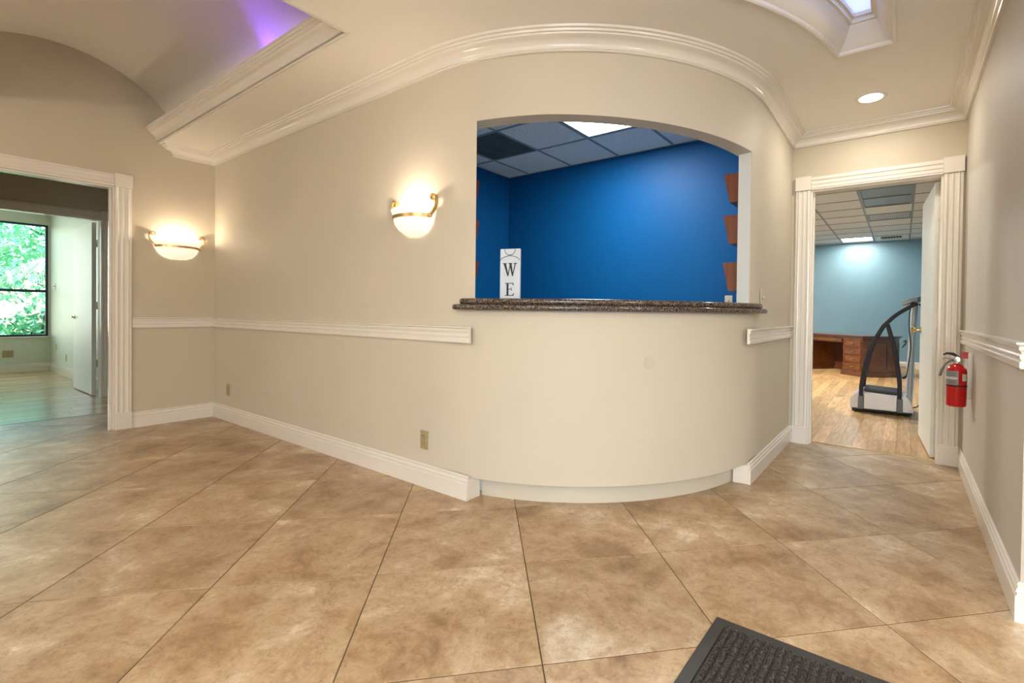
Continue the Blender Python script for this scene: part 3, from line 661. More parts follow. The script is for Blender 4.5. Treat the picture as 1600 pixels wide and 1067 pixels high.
# switch plate inside
def wallplate(name, label, cat, loc, rotz, m, kind='outlet', group=None, w=.070, h=.114):
    """local frame: plate in XZ, facing -Y"""
    t = thing(name, label, cat, loc, rotz, group)
    obj('plate', bx(-w / 2, -.006, -h / 2, w / 2, 0, h / 2), m, t, bevel=.0025)
    if kind == 'outlet':
        for z in (.0195, -.0195):
            bm = bmesh.new(); lathe(bm, [(0, .0065), (.0165, .0065), (.0165, .0095), (0, .0095)], 16, Matrix.Translation((0, 0, z)) @ Matrix.Rotation(PI / 2, 4, 'X')); so = obj('socket', bm, m, t)
            bm = bx(-.009, -.0102, z + .002, -.006, -.0096, z + .011); box(bm, .006, -.0102, z + .003, .009, -.0096, z + .010); box(bm, -.003, -.0102, z - .011, .003, -.0096, z - .005); obj('slots', bm, slot_m, so)
    elif kind == 'switch':
        tg = obj('toggle', bx(-.004, -.022, -.004, .004, -.0062, .010), m, t, bevel=.001); obj('surround', bx(-.006, -.0068, -.013, .006, -.0061, .013), slot_m, t)
    return t
wallplate('light_switch', 'pale switch plate low on the blue wall beside the right jamb', 'switch', (4.335, YB - .0005, 1.197), 0, ivory_m, 'switch')
wallplate('wall_outlet', 'almond outlet on the long wall near the curved desk', 'outlet', (3.246, -.0005, .285), 0, almond_m)
wallplate('wall_outlet', 'almond outlet low on the long wall beside the far left corner', 'outlet', (.344, -.0005, .297), 0, almond_m)
t = wallplate('light_switch', 'ivory switch plate on hallway wall beside the countertop end', 'switch', (XH + .0005, 1.505, 1.195), PI / 2, ivory_m, 'switch', w=.075, h=.118)

# ------------------------------------------------------------------ wall lamps
def sconce(label, loc, rotz, e):
    """local: wall at y=0, lamp projects to -y"""
    t = thing('wall_sconce', label, 'wall lamp', loc, rotz)
    W = .163; D = .118; K = .87
    prof = [(1.0, .052), (1.03, .060), (1.05, .066), (1.02, .060), (.97, .040), (.93, .010), (.85, -.035), (.70, -.070), (.50, -.095), (.25, -.108), (.0, -.112)]
    bm = bmesh.new(); rings = []
    for r, z in prof:
        rings.append([bm.verts.new((W * r * math.cos(a), -.012 - D * r * math.sin(a), z * K)) for a in [PI * q / 28 for q in range(29)]])
    for i in range(len(rings) - 1):
        for j in range(28): bm.faces.new((rings[i][j], rings[i][j + 1], rings[i + 1][j + 1], rings[i + 1][j]))
    bmesh.ops.remove_doubles(bm, verts=bm.verts, dist=1e-6)
    bw = obj('glass_bowl', bm, bowl_m, t, smooth=True); bw['label'] = 'glowing frosted glass half bowl'
    md = bw.modifiers.new('thick', 'SOLIDIFY'); md.thickness = .004
    pts = [(W * .985 * math.cos(a), -.012 - D * .985 * math.sin(a)) for a in [PI * q / 28 for q in range(29)]]
    bm = bmesh.new(); sweep(bm, pts, [(-.003, -.002), (.006, -.002), (.008, .008), (.006, .018), (-.003, .018)], side=-1 if False else 1)
    obj('metal_band', bm, gold_m, t, smooth=True)
    for s in (-1, 1):
        x0 = s * W * .97
        p = [(x0, -.010, .006), (x0 + s * .008, -.012, .016), (x0 + s * .036, -.014, .038), (x0 + s * .056, -.016, .070), (x0 + s * .056, -.018, .104), (x0 + s * .046, -.019, .122), (x0 + s * .028, -.019, .128), (x0 + s * .013, -.019, .119), (x0 + s * .010, -.019, .104), (x0 + s * .020, -.019, .096), (x0 + s * .028, -.019, .103)]
        p = [(x0 + (u[0] - x0) * .95, u[1], u[2] * 1.05) for u in p]
        bm = bmesh.new(); c = smooth_curve(p, 5)
        # flat ribbon about 24 mm wide
        rings = []
        for i, q in enumerate(c):
            dd = (c[min(i + 1, len(c) - 1)] - c[max(i - 1, 0)]); dd.y = 0; dd.normalize(); nn = Vector((-dd.z, 0, dd.x)) * .0022
            wd = Vector((0, .0115, 0)); q = Vector((q.x, -.022, q.z))
            rings.append([bm.verts.new(v) for v in (q + nn + wd, q + nn - wd, q - nn - wd, q - nn + wd)])
        for i in range(len(rings) - 1):
            for j in range(4): bm.faces.new((rings[i][j], rings[i][(j + 1) % 4], rings[i + 1][(j + 1) % 4], rings[i + 1][j]))
        bm.faces.new(rings[0]); bm.faces.new(rings[-1])
        sc = obj('scroll_arm', bm, gold_m, t, smooth=True)
        bm = bmesh.new(); lathe(bm, [(0, 0), (.012, 0), (.014, .004), (.010, .010), (0, .013)], 12, Matrix.Translation((x0 + s * .006, -.030, .008)) @ Matrix.Rotation(PI / 2, 4, 'X')); obj('finial', bm, gold_m, sc, smooth=True)
    obj('back_plate', bx(-.06, -.008, -.06, .06, -.0005, .045), gold_m, t)
    bm = bmesh.new(); lathe(bm, [(0, -.03), (.012, -.03), (.022, .0), (.024, .02), (.014, .04), (0, .045)], 12, Matrix.Translation((0, -.07, 0))); obj('bulb', bm, bulb_m, t, smooth=True)
    l = lamp('sconce_glow', 'POINT', (0, -.100, .054), e, WARM, size=.028 if e < 20 else .12, parent=t)
    return t
sconce('brass and frosted glass wall lamp on the left wall beside the corner', (0, -.303, 1.640), PI / 2, 5.0)
sconce('brass and frosted glass wall lamp on the long wall near the reception opening', (3.150, 0, 1.640), 0, 4.8)

sconce('added unseen wall lamp on the rear wall, left one, to brighten the ceiling', (1.9, -4.598, 1.75), PI, 70)  # this and the next two are strong uplights added out of view
sconce('added unseen wall lamp on the rear wall, right one, to brighten the ceiling', (4.6, -4.598, 1.75), PI, 70)
sconce('added unseen wall lamp on the side wall, to brighten the ceiling', (8.498, -1.6, 1.75), -PI / 2, 90)
# ------------------------------------------------------------------ recessed ceiling lamps
def can(x, y, label, e, group=None):
    t = thing('recessed_light', label, 'ceiling light', (x, y, ZC), group=group)
    obj('trim_ring', lathe(bmesh.new(), [(.068, .010), (.072, -.004), (.090, -.006), (.094, .0)], 28), trim_m, t, smooth=True)
    obj('lamp_face', lathe(bmesh.new(), [(0, -.0035), (.071, -.0035)], 28), canlit_m, t)
    lamp('downlight', 'AREA', (0, 0, -.012), e, WARMW, size=.13, shape='DISK', parent=t)
    return t
can(5.437, 2.003, 'round recessed ceiling light in front of the right doorway', 6.5)
for x, y, n in ((1.6, -3.0, 'added unseen fill downlight over the far left front'), (4.4, -2.6, 'added unseen fill downlight behind the viewer'), (6.9, -1.0, 'added unseen fill downlight over the right side lobby')): can(x, y, n, 8)  # three downlights added out of view to light the lobby

# unseen violet cove tube, assumed from the violet glow inside the vault, on the ledge behind the crown
t = thing('assumed_cove_tube', 'assumed violet light tube hidden on the ledge behind the trough moulding', 'tube light', (1.70, -.352, 2.66))
obj('tube', tube(bmesh.new(), [(-.25, 0, 0), (.25, 0, 0)], .012, 10), violet_m, t)
obj('holder', bx(-.24, -.018, -.039, .24, .018, -.012), white_m, t)
lamp('assumed_cove_glow', 'SPOT', (.2, 0, .045), 17.0, (.22, .05, 1.0), size=.05, parent=t, spot=125, rot=Vector((1, -.12, .22)).to_track_quat('-Z', 'Y').to_euler())

# ------------------------------------------------------------------ fire extinguisher on the right wall
ex = thing('fire_extinguisher', 'red fire extinguisher hung on the right wall by the doorway', 'fire extinguisher', (5.925, 1.93, .523))
RE = .0505
obj('cylinder', lathe(bmesh.new(), [(0, .004), (.040, .0), (.048, .004), (RE, .012), (RE, .215), (.047, .236), (.036, .254), (.020, .262), (.016, .270), (0, .272)], 32), red_m, ex, smooth=True)
obj('strap', lathe(bmesh.new(), [(RE + .0005, .126), (RE + .002, .127), (RE + .002, .133), (RE + .0005, .134)], 32), black_m, ex, smooth=True)
def wraplabel(name, a0, a1, z0, z1, m, r=RE + .0012, parent=ex):
    bm = bmesh.new(); n = 10; A = [bm.verts.new((r * math.cos(math.radians(a0 + (a1 - a0) * i / n)), r * math.sin(math.radians(a0 + (a1 - a0) * i / n)), z0)) for i in range(n + 1)]
    B = [bm.verts.new((r * math.cos(math.radians(a0 + (a1 - a0) * i / n)), r * math.sin(math.radians(a0 + (a1 - a0) * i / n)), z1)) for i in range(n + 1)]
    for i in range(n): bm.faces.new((A[i], A[i + 1], B[i + 1], B[i]))
    return obj(name, bm, m, parent, smooth=True)
ca = math.degrees(math.atan2(CY - 1.93, CX - 5.925))
lb = wraplabel('instruction_label', ca - 85, ca + 10, .137, .222, label_m); lb['label'] = 'grey printed instruction label'
wraplabel('label_band', ca - 80, ca + 5, .172, .184, paper_m, RE + .0016, lb)
bm = bmesh.new()
for k in range(5):
    z = (.145, .153, .161, .195, .207)[k]
    r = RE + .0018; n = 8; a0 = ca - 78; a1 = ca - 2
    A = [[bm.verts.new((r * math.cos(math.radians(a0 + (a1 - a0) * i / n)), r * math.sin(math.radians(a0 + (a1 - a0) * i / n)), z + q)) for i in range(n + 1)] for q in (0, .0022)]
    for i in range(n): bm.faces.new((A[0][i], A[0][i + 1], A[1][i + 1], A[1][i]))
pl = obj('printed_lines', bm, ink_m, lb); pl['kind'] = 'stuff'
wl = wraplabel('inspection_label', ca + 32, ca + 68, .162, .206, paper_m); wl['label'] = 'small white inspection label'
bm = bmesh.new(); lathe(bm, [(0, .268), (.018, .268), (.018, .290), (.014, .296), (.014, .312), (0, .314)], 14); obj('valve', bm, chrome_m, ex, smooth=True)
cd = Vector((math.cos(math.radians(ca)), math.sin(math.radians(ca)), 0)); sd = Vector((cd.y, -cd.x, 0)) * -1   # towards viewer, picture right
L = -sd if sd.dot(R_) > 0 else sd
bm = bmesh.new(); tube(bm, [Vector((0, 0, .305)) - L * .01, Vector((0, 0, .325)) + L * .02, Vector((0, 0, .328)) + L * .05, Vector((0, 0, .318)) + L * .068], [.008, .009, .007, .004], 8); obj('top_lever', bm, black_m, ex, smooth=True)
bm = bmesh.new(); tube(bm, [Vector((0, 0, .290)), Vector((0, 0, .296)) + L * .03, Vector((0, 0, .300)) + L * .06, Vector((0, 0, .290)) + L * .072], [.007, .006, .006, .004], 8); obj('carry_handle', bm, chrome_m, ex, smooth=True)
bm = bmesh.new(); lathe(bm, [(0, 0), (.016, 0), (.018, .006), (.016, .012), (0, .013)], 16, Matrix.Translation(Vector((0, 0, .292)) + cd * .016) @ cd.to_track_quat('Z', 'Y').to_matrix().to_4x4()); obj('gauge', bm, chrome_m, ex, smooth=True)
hp = smooth_curve([Vector((0, 0, .285)), Vector((0, 0, .282)) + L * .03 + cd * .01, Vector((0, 0, .262)) + L * .055 + cd * .02, Vector((0, 0, .225)) + L * .072 + cd * .02, Vector((0, 0, .185)) + L * .084 + cd * .02], 4)
bm = bmesh.new(); tube(bm, hp, [.007] * (len(hp) - 6) + [.0085] * 6, 8); hs_ = obj('hose', bm, silverd_m, ex, smooth=True); hs_['label'] = 'short grey hose'
bm = bx(.008, -.02, .20, .073, .02, .33); bm2 = obj('wall_bracket', bx(.052, -.016, .05, .074, .016, .335), chrome_m, ex); bm.free()
obj('tag_red', bx(.020, -.008, .300, .055, -.006, .340), red_m, ex)

# ------------------------------------------------------------------ door mat
mt = thing('door_mat', 'charcoal ribbed door mat with black rubber border', 'door mat', (5.12, -.218, .001), math.radians(-.8))
MW, ML = .90, 1.45
bm = bmesh.new()
prism(bm, [(0, 0), (MW, 0), (MW, -ML), (0, -ML)], lambda u, v, w: (u, v, w), 0, .003); 
o = obj('rubber_base', bm, matb_m, mt)
bm = bmesh.new(); sweep(bm, [(0, 0), (MW, 0), (MW, -ML), (0, -ML)], [(0, .003), (.004, .0045), (.040, .0075), (.043, .003)], side=1, closed=True); obj('border', bm, matb_m, mt)
bm = bmesh.new(); x = .046; rr = .0100
while x < MW - .05:
    n = 110; y0, y1 = -.046, -ML + .046
    rows = []
    for i in range(n + 1):
        y = y0 + (y1 - y0) * i / n; hgt = .0095 + .0030 * math.sin(i * 2.1 + x * 40) + random.uniform(-.0008, .0008); wv = random.uniform(-.0008, .0008)
        rows.append([bm.verts.new((x + q * rr + wv, y, .004 + hgt * f)) for q, f in ((0, 0), (.35, .75), (1.0, 1.0), (1.65, .75), (2.0, 0))])
    for i in range(n):
        for j in range(4): bm.faces.new((rows[i][j], rows[i][j + 1], rows[i + 1][j + 1], rows[i + 1][j]))
    x += .0245
cp = obj('carpet_ribs', bm, carpet_m, mt, smooth=True); cp['kind'] = 'stuff'

# ------------------------------------------------------------------ pale blue room beyond the right doorway
YF, ZF = 10.56, 2.73
bm = bx(.5, YF, 0, XR + .1, YF + .1, ZF + .02); box(bm, XR + .02, YD + .1, 0, XR + .12, YF, ZF + .02); box(bm, .4, YD + .1, 0, .5, YF, ZF + .02); box(bm, .5, YD + .101, 0, XH + .11, YD + .11, ZF)
struct('wall_study', bm, sky_m, 'sky blue walls of the room beyond the right doorway')
struct('baseboard_study', sweep(bmesh.new(), [(.5, YF), (XR + .02, YF), (XR + .02, 2.75)], BB), trim_m, 'white baseboard of the sky blue room')
gx = [.50] + [4.508 + .617 * k for k in range(-6, 3)] + [XR + .02]; gx = sorted(set(round(v, 3) for v in gx)); gx = [v for v in gx if v <= XR + .02 and v >= .5]
gy = [2.66] + [5.41 + .617 * k for k in range(-4, 9)] + [YF]; gy = [round(v, 3) for v in gy if v <= YF]
def idx(lst, v): return min(range(len(lst)), key=lambda i: abs(lst[i] - v))
ix = idx(gx, 5.125); iy = idx(gy, 5.41); lx = idx(gx, 4.508); ly = idx(gy, 5.41 + .617 * 7)
skip = {(ix, iy), (ix, iy + 1), (ix, iy + 3), (lx, ly), (ix, ly)}
grid_ceiling('ceiling_study', 'suspended acoustic tile ceiling of the sky blue room', gx, gy, ZF, lambda x, y: x > 2.6 or True, skip=skip | {(idx(gx, 2.04), idx(gy, 6.03))})
def troffer(x, y, w, l, label, m, name='ceiling_light', e=0, cat='ceiling light'):
    t = thing(name, label, cat, (x + w / 2, y + l / 2, ZF))
    obj('frame', sweep(bmesh.new(), [(-w / 2 + .01, -l / 2 + .01), (w / 2 - .01, -l / 2 + .01), (w / 2 - .01, l / 2 - .01), (-w / 2 + .01, l / 2 - .01)], [(0, -.004), (.022, -.004), (.022, .02), (0, .02)], side=-1, closed=True), grid_m, t)
    obj('diffuser', bx(-w / 2 + .032, -l / 2 + .032, .008, w / 2 - .032, l / 2 - .032, .014), m, t)
    if e: lamp('troffer_glow', 'AREA', (0, 0, -.012), e, (1, .95, .88), size=w - .08, size_y=l - .08, parent=t)
    return t
troffer(gx[ix], gy[iy], .617, 1.234, 'large unlit grey ceiling fixture nearest the right doorway', greyp_m, 'unlit_ceiling_light')
t = troffer(gx[ix], gy[iy + 3], .617, .617, 'ribbed unlit ceiling panel behind the large grey fixture', greyp_m, 'ribbed_ceiling_light')
bm = bmesh.new()
for k in range(22): box(bm, -.26 + k * .0245, -.27, -.001, -.252 + k * .0245, .27, .0075)
rb = obj('louvre_blades', bm, acous_m, t); rb['kind'] = 'stuff'
troffer(gx[lx], gy[ly], .617, gy[ly + 1] - gy[ly], 'lit square ceiling light near the far sky blue wall', lit_m, e=20)
troffer(gx[idx(gx, 2.04)], gy[idx(gy, 6.03)], .617, .617, 'added square ceiling light, out of sight, brightening the sky blue room', lit_m, e=300)  # extra unseen fixture added as the main light of this room
t = thing('ceiling_vent', 'slatted air vent in the ceiling by the far blue wall', 'vent', (gx[ix] + .3085, gy[ly] + .3, ZF))
obj('frame', sweep(bmesh.new(), [(-.29, -.28), (.29, -.28), (.29, .28), (-.29, .28)], [(0, -.004), (.10, -.004), (.11, .02), (0, .02)], side=-1, closed=True), acous_m, t)
for k in range(7): obj('slat', bx(-.16 + k * .048, -.17, 0.002, -.13 + k * .048, .17, .006), slot_m, t)
t = thing('fire_sprinkler', 'small dark sprinkler head hanging from the far ceiling', 'sprinkler', (5.90, 6.95, ZF))
bm = bmesh.new(); lathe(bm, [(0, 0), (.03, 0), (.03, -.006), (.009, -.008), (.008, -.05), (0, -.05)], 14); obj('stem', bm, silverd_m, t)
bm = bmesh.new(); lathe(bm, [(0, -.05), (.028, -.052), (.028, -.056), (0, -.058)], 14); obj('deflector', bm, silverd_m, t)

# executive desk
ds = thing('executive_desk', 'carved brown wooden pedestal desk with rounded end by the blue wall', 'desk', (3.76, 9.25, 0), math.radians(-40))
LD, DD, HD = 1.72, .84, .735
def bowed(x0, x1, y0, y1, bulge, n=14):
    p = [(x0, y0)] + [(x1 + bulge * math.sin(PI * i / n), y0 + (y1 - y0) * i / n) for i in range(n + 1)] + [(x0, y1)]
    return p
def pr(poly, z0, z1): return prism(bmesh.new(), poly, lambda u, v, w: (u, v, w), z0, z1)
tp = obj('desk_top', pr(bowed(-.03, LD + .02, -.03, DD + .03, .13), HD - .022, HD), deskd_m, ds, bevel=.005)
obj('leather_inlay', pr(bowed(.05, LD - .08, .05, DD - .05, .10), HD, HD + .002), leather_m, ds)
obj('top_moulding', pr(bowed(-.012, LD, -.012, DD + .012, .12), HD - .045, HD - .0225), deskd_m, ds, bevel=.004)
PW = .44
obj('pedestal', pr([(0, 0), (PW, 0), (PW, DD), (0, DD)], .075, HD - .046), desk_m, ds)
obj('pedestal', pr(bowed(LD - PW, LD - .02, 0, DD, .12), .075, HD - .046), desk_m, ds)
obj('plinth', pr([(-.025, -.025), (PW + .025, -.025), (PW + .025, DD), (-.025, DD)], 0.0005, .078), deskd_m, ds, bevel=.01)
obj('plinth', pr(bowed(LD - PW - .025, LD + .005, -.025, DD + .02, .13), 0.0005, .078), deskd_m, ds, bevel=.01)
obj('apron', bx(PW, .02, HD - .145, LD - PW, .06, HD - .046), desk_m, ds)
obj('modesty_panel', bx(PW, DD - .20, .03, LD - PW, DD - .17, HD - .046), deskd_m, ds)
obj('inner_ledge', bx(PW, DD - .235, .02, LD - PW, DD - .20, .075), deskd_m, ds, bevel=.004)
def drawer(x0, x1, z0, z1):
    d = obj('drawer', bx(x0, -.014, z0, x1, -.001, z1), desk_m, ds, bevel=.004)
    e = bmesh.new()
    for a, b, c, f in ((x0 + .012, z0 + .010, x1 - .012, z0 + .018), (x0 + .012, z1 - .018, x1 - .012, z1 - .010), (x0 + .012, z0 + .018, x0 + .020, z1 - .018), (x1 - .020, z0 + .018, x1 - .012, z1 - .018)): box(e, a, -.020, b, c, -.0142, f)
    obj('bead', e, deskd_m, d)
    n = (x1 - x0) > .5
    for xk in ((x0 + (x1 - x0) * .18, x0 + (x1 - x0) * .82) if n else ((x0 + x1) / 2,)):
        bm = bmesh.new(); tube(bm, [(xk - .03, -.016, (z0 + z1) / 2 + .006), (xk - .025, -.032, (z0 + z1) / 2 - .006), (xk + .025, -.032, (z0 + z1) / 2 - .006), (xk + .03, -.016, (z0 + z1) / 2 + .006)], .0045, 6)
        box(bm, xk - .036, -.017, (z0 + z1) / 2 - .004, xk + .036, -.0142, (z0 + z1) / 2 + .016); obj('drawer_pull', bm, gold_m, d)
for x0 in (0, LD - PW):
    zs = [.10, .245, .385, .525, .675]
    for a, b in zip(zs, zs[1:]): drawer(x0 + .03, x0 + PW - .03, a, b - .012)
drawer(PW + .02, LD - PW - .02, HD - .135, HD - .058)
bm = bmesh.new()
for k in range(2):
    z = (HD - .075, HD - .125)[k]; sweep(bm, [(x, y) for x, y in bowed(LD - PW, LD - .02, 0, DD, .12)[1:-1]], [(0, z), (.010, z + .002), (.010, z + .012), (0, z + .014)], side=1)
obj('end_moulding', bm, deskd_m, ds)
bm = bmesh.new()
for z0, z1 in ((.12, .585),):
    for fx in (.06, .47, .88):
        pass
P_ = bowed(LD - PW, LD - .02, 0, DD, .12)[1:-1]
for i0 in (1, 7, 13):
    if i0 < len(P_) - 1: sweep(bm, P_[i0:i0 + 2], [(0, .10), (.008, .10), (.008, .60), (0, .60)], side=1)
sweep(bm, P_[1:14], [(0, .10), (.008, .10), (.008, .14), (0, .14)], side=1)
obj('end_panel_frame', bm, deskd_m, ds)
bm = bmesh.new(); tube(bm, smooth_curve([(LD + .06, DD + .005, .63), (LD + .085, DD + .03, .66), (LD + .075, DD + .045, .61), (LD + .05, DD + .03, .56), (LD + .03, DD + .01, .53)], 4), .012, 6); obj('corner_scroll', bm, silverd_m, ds, smooth=True)

# vibration exercise platform
vm = thing('vibration_platform', 'silver vibration exercise platform with dark arched handrails', 'exercise machine', (5.46, 4.66, 0), 0)
def rv(x, y, z): return (x - 5.46, y - 4.66, z)
Y0, Y1 = 4.42, 4.90
side = [(-.285, .03), (.285, .03), (.30, .06), (.255, .185), (.23, .215), (-.20, .235), (-.235, .205), (-.285, .16), (-.295, .06)]
bm = bmesh.new()
prism(bm, side, lambda u, v, w: (u, w, v), -.225, .225); obj('base_housing', bm, silver_m, vm, bevel=.015, segs=3)
for s in (-1, 1):
    y = s * .235
    bm = bmesh.new(); prism(bm, [(-.16, .045), (.15, .045), (.15, .215), (-.16, .225)], lambda u, v, w: (u, w, v), y - .012, y + .012); sp_ = obj('side_panel', bm, silver_m, vm, bevel=.006)
    for x in (-.187, .175):
        bm = bmesh.new(); prism(bm, [(-.028, .04), (.028, .04), (.026, .185), (-.026, .185)], lambda u, v, w: (x + u, w, v), y - .022, y + .020); obj('leg_socket', bm, silverd_m, vm, bevel=.004)
obj('skirt', bx(-.275, -.232, .022, .285, .232, .044), black_m, vm, bevel=.004)
for x in (-.255, .245):
    for y in (-.19, .19):
        obj('foot', lathe(bmesh.new(), [(0, .0005), (.022, .0005), (.020, .022), (0, .022)], 14, Matrix.Translation((x, y, 0))), black_m, vm)
obj('standing_plate', prism(bmesh.new(), [(-.165, .236), (.155, .222), (.155, .250), (-.165, .264)], lambda u, v, w: (u, w, v), -.20, .20), tread_m, vm, bevel=.006)
bm = bmesh.new()
for i in range(24):
    for j in range(22):
        x = -.150 + i * .0128; y = -.185 + j * .0175; z = .2635 - (x + .165) / .32 * .014; box(bm, x, y, z - .001, x + .007, y + .010, z + .004)
st_ = obj('tread_studs', bm, tread_m, vm); st_['kind'] = 'stuff'
def ribbon(pts, w, y, th=.018):
    c = smooth_curve([(p[0], 0, p[1]) for p in pts], 6); bm = bmesh.new(); rings = []
    for i, q in enumerate(c):
        d = (c[min(i + 1, len(c) - 1)] - c[max(i - 1, 0)]).normalized(); n = Vector((-d.z, 0, d.x)); ww = w[0] + (w[1] - w[0]) * i / (len(c) - 1); yy = y
        rings.append([bm.verts.new(v) for v in (q + n * ww + Vector((0, yy - th, 0)), q + n * ww + Vector((0, yy + th, 0)), q - n * ww + Vector((0, yy + th, 0)), q - n * ww + Vector((0, yy - th, 0)))])
    for i in range(len(rings) - 1):
        for j in range(4): bm.faces.new((rings[i][j], rings[i][(j + 1) % 4], rings[i + 1][(j + 1) % 4], rings[i + 1][j]))
    bm.faces.new(rings[0]); bm.faces.new(rings[-1]); return bm
ox = 5.46
main = [(5.275 - ox, .17), (5.277 - ox, .32), (5.312 - ox, .54), (5.370 - ox, .76), (5.458 - ox, .955), (5.50 - ox, 1.01), (5.585 - ox, 1.10), (5.70 - ox, 1.185), (5.775 - ox, 1.225)]
leg2 = [(5.632 - ox, .17), (5.628 - ox, .35), (5.606 - ox, .52), (5.575 - ox, .72), (5.535 - ox, .88), (5.505 - ox, .99)]
for s in (-1, 1):
    a = obj('arch_rail', ribbon(main, (.021, .018), s * .235), arch_m, vm, smooth=True, bevel=.004)
    b_ = obj('rear_arch_leg', ribbon(leg2, (.021, .016), s * .235, .015), arch_m, vm, smooth=True, bevel=.004)
bm = bmesh.new(); tube(bm, [(5.715 - ox, .0, .10), (5.725 - ox, 0, .5), (5.752 - ox, 0, 1.22)], [.036, .036, .034], 16, flat=1.3); ps = obj('upright_post', bm, silver_m, vm, smooth=True)
bm = bmesh.new(); tube(bm, [(5.785 - ox, -.03, .12), (5.80 - ox, -.03, 1.1)], .004, 6); bm.free()
bm = bmesh.new(); tube(bm, [(5.73 - ox, -.245, 1.222), (5.75 - ox, .0, 1.235), (5.73 - ox, .245, 1.222)], .020, 10); obj('cross_bar', bm, arch_m, vm, smooth=True)
for s in (-1, 1):
    bm = bmesh.new(); tube(bm, smooth_curve([(5.64 - ox, s * .245, 1.228), (5.67 - ox, s * .24, 1.236), (5.71 - ox, s * .23, 1.252), (5.76 - ox, s * .20, 1.265)], 3), [.016, .02, .022, .023, .024, .025, .026, .026, .026, .026], 10); g = obj('hand_grip', bm, silver_m, vm, smooth=True)
bm = bmesh.new(); prism(bm, [(5.775 - ox, 1.240), (5.95 - ox, 1.298), (5.95 - ox, 1.345), (5.775 - ox, 1.295), (5.755 - ox, 1.272)], lambda u, v, w: (u, w, v), -.18, .18); obj('console', bm, silverd_m, vm, bevel=.012, segs=3)
# cables hanging from the post
pc = smooth_curve([rv(5.79, 4.64, 1.225), rv(5.825, 4.6, 1.15), rv(5.838, 4.6, .92), rv(5.824, 4.6, .70), rv(5.834, 4.6, .55), rv(5.866, 4.6, .36), rv(5.850, 4.6, .22), rv(5.80, 4.6, .105), rv(5.742, 4.62, .075)], 5)
obj('power_cable', tube(bmesh.new(), [Vector(p) for p in pc], .006, 6), black_m, vm, smooth=True)
pc = smooth_curve([rv(5.715, 4.45, 1.19), rv(5.705, 4.5, 1.10), rv(5.706, 4.52, .95), rv(5.722, 4.52, .75), rv(5.706, 4.5, .58), rv(5.690, 4.49, .44)], 5)
cb_pts = [Vector(p) for p in pc]
cb = obj('hanging_cord', tube(bmesh.new(), cb_pts, .006, 6), black_m, vm, smooth=True)
e_ = cb_pts[-1]; obj('plug', tube(bmesh.new(), [e_, e_ + Vector((-.015, 0, -.02)), e_ + Vector((-.04, 0, -.03))], [.010, .014, .012], 8), black_m, cb, smooth=True)

# ------------------------------------------------------------------ left corridor and far office
struct('wall_corridor', bx(-2.2, -.28, 0, -.1, -.18, 2.75), wall_m, 'corridor wall beside the far left doorway')
bm = bx(-2.3, -3.2, 2.118, -2.2, -.28, 2.75); box(bm, -2.3, -.396, 0, -2.2, -.18, 2.118); box(bm, -2.3, -3.2, 0, -2.2, -1.62, 2.118)
struct('wall_office_front', bm, wall_m, 'shadowed khaki wall above the far left doorway')
struct('wall_corridor_end', bx(-2.2, -3.2, 0, -.1, -3.1, 2.75), wall_m, 'end wall of the left corridor')
struct('ceiling_corridor', bx(-2.3, -3.2, 2.62, -.1, -.18, 2.7), ceil_m, 'low ceiling of the left corridor')
WF = -6.18
bm = bx(WF, -.264, 0, -2.3, -.164, 2.8); struct('wall_office_side', bm, office_m, 'pale green lit side wall of the far office')
WY0, WY1, WZ0, WZ1 = -2.75, -.285, .582, 2.446
bm = bx(WF - .12, -3.3, 0, WF, -.164, WZ0); box(bm, WF - .12, -3.3, WZ1, WF, -.164, 2.8); box(bm, WF - .12, WY1, WZ0, WF, -.164, WZ1); box(bm, WF - .12, -3.3, WZ0, WF, WY0, WZ1)
struct('wall_office_back', bm, office_m, 'pale office wall around the large window')
struct('wall_office_far_side', bx(WF, -3.3, 0, -2.3, -3.2, 2.8), office_m, 'left side wall of the far office')
struct('ceiling_office', bx(WF - .1, -3.3, 2.745, -2.3, -.164, 2.8), ceil_m, 'white ceiling of the far office')
struct('baseboard_office', sweep(bmesh.new(), [(WF, -3.2), (WF, -.264), (-2.4, -.264)], BB), trim_m, 'white baseboard of the far office')
wd = thing('window_1', 'large dark framed window over green garden', None, (WF, -1.5, 0), kind='structure')
y0, y1 = WY0 + 1.5, WY1 + 1.5
obj('window_frame', sweep(bmesh.new(), [(y0, WZ0), (y1, WZ0), (y1, WZ1), (y0, WZ1)], [(0, -.09), (.030, -.09), (.030, -.05), (0, -.05)], side=-1, closed=True), frame_m, wd)
o = wd.children[0]; o.data.transform(Matrix(((0, 0, 1, 0), (1, 0, 0, 0), (0, 1, 0, 0), (0, 0, 0, 1))))
obj('meeting_rail', bx(-.092, y0 + .03, 1.315, -.048, y1 - .03, 1.358), frame_m, wd)
obj('mullion', bx(-.092, -.02, WZ0 + .03, -.048, .02, 1.315), frame_m, wd); obj('mullion', bx(-.092, -.02, 1.358, -.048, .02, WZ1 - .03), frame_m, wd)
for a, b in ((WZ0 + .03, 1.315), (1.358, WZ1 - .03)):
    for c, d in ((y0 + .03, -.02), (.02, y1 - .03)): obj('pane', bx(-.072, c, a, -.068, d, b), glass_m, wd)
obj('window_sill', bx(-.045, y0 - .02, WZ0 - .022, .02, y1 + .015, WZ0 - .001), trim_m, wd, bevel=.004)
wallplate('wall_outlet', 'almond outlet under the large garden window', 'outlet', (WF + .0005, -.735, .306), PI / 2, almond_m, w=.12, h=.114)
wallplate('light_switch', 'pale upper plate on the side wall of the far office', 'switch', (-5.78, -.2645, 1.41), 0, ivory_m, 'switch')
wallplate('wall_outlet', 'pale plate below the switch on the far office side wall', 'outlet', (-5.70, -.2645, .42), 0, ivory_m)
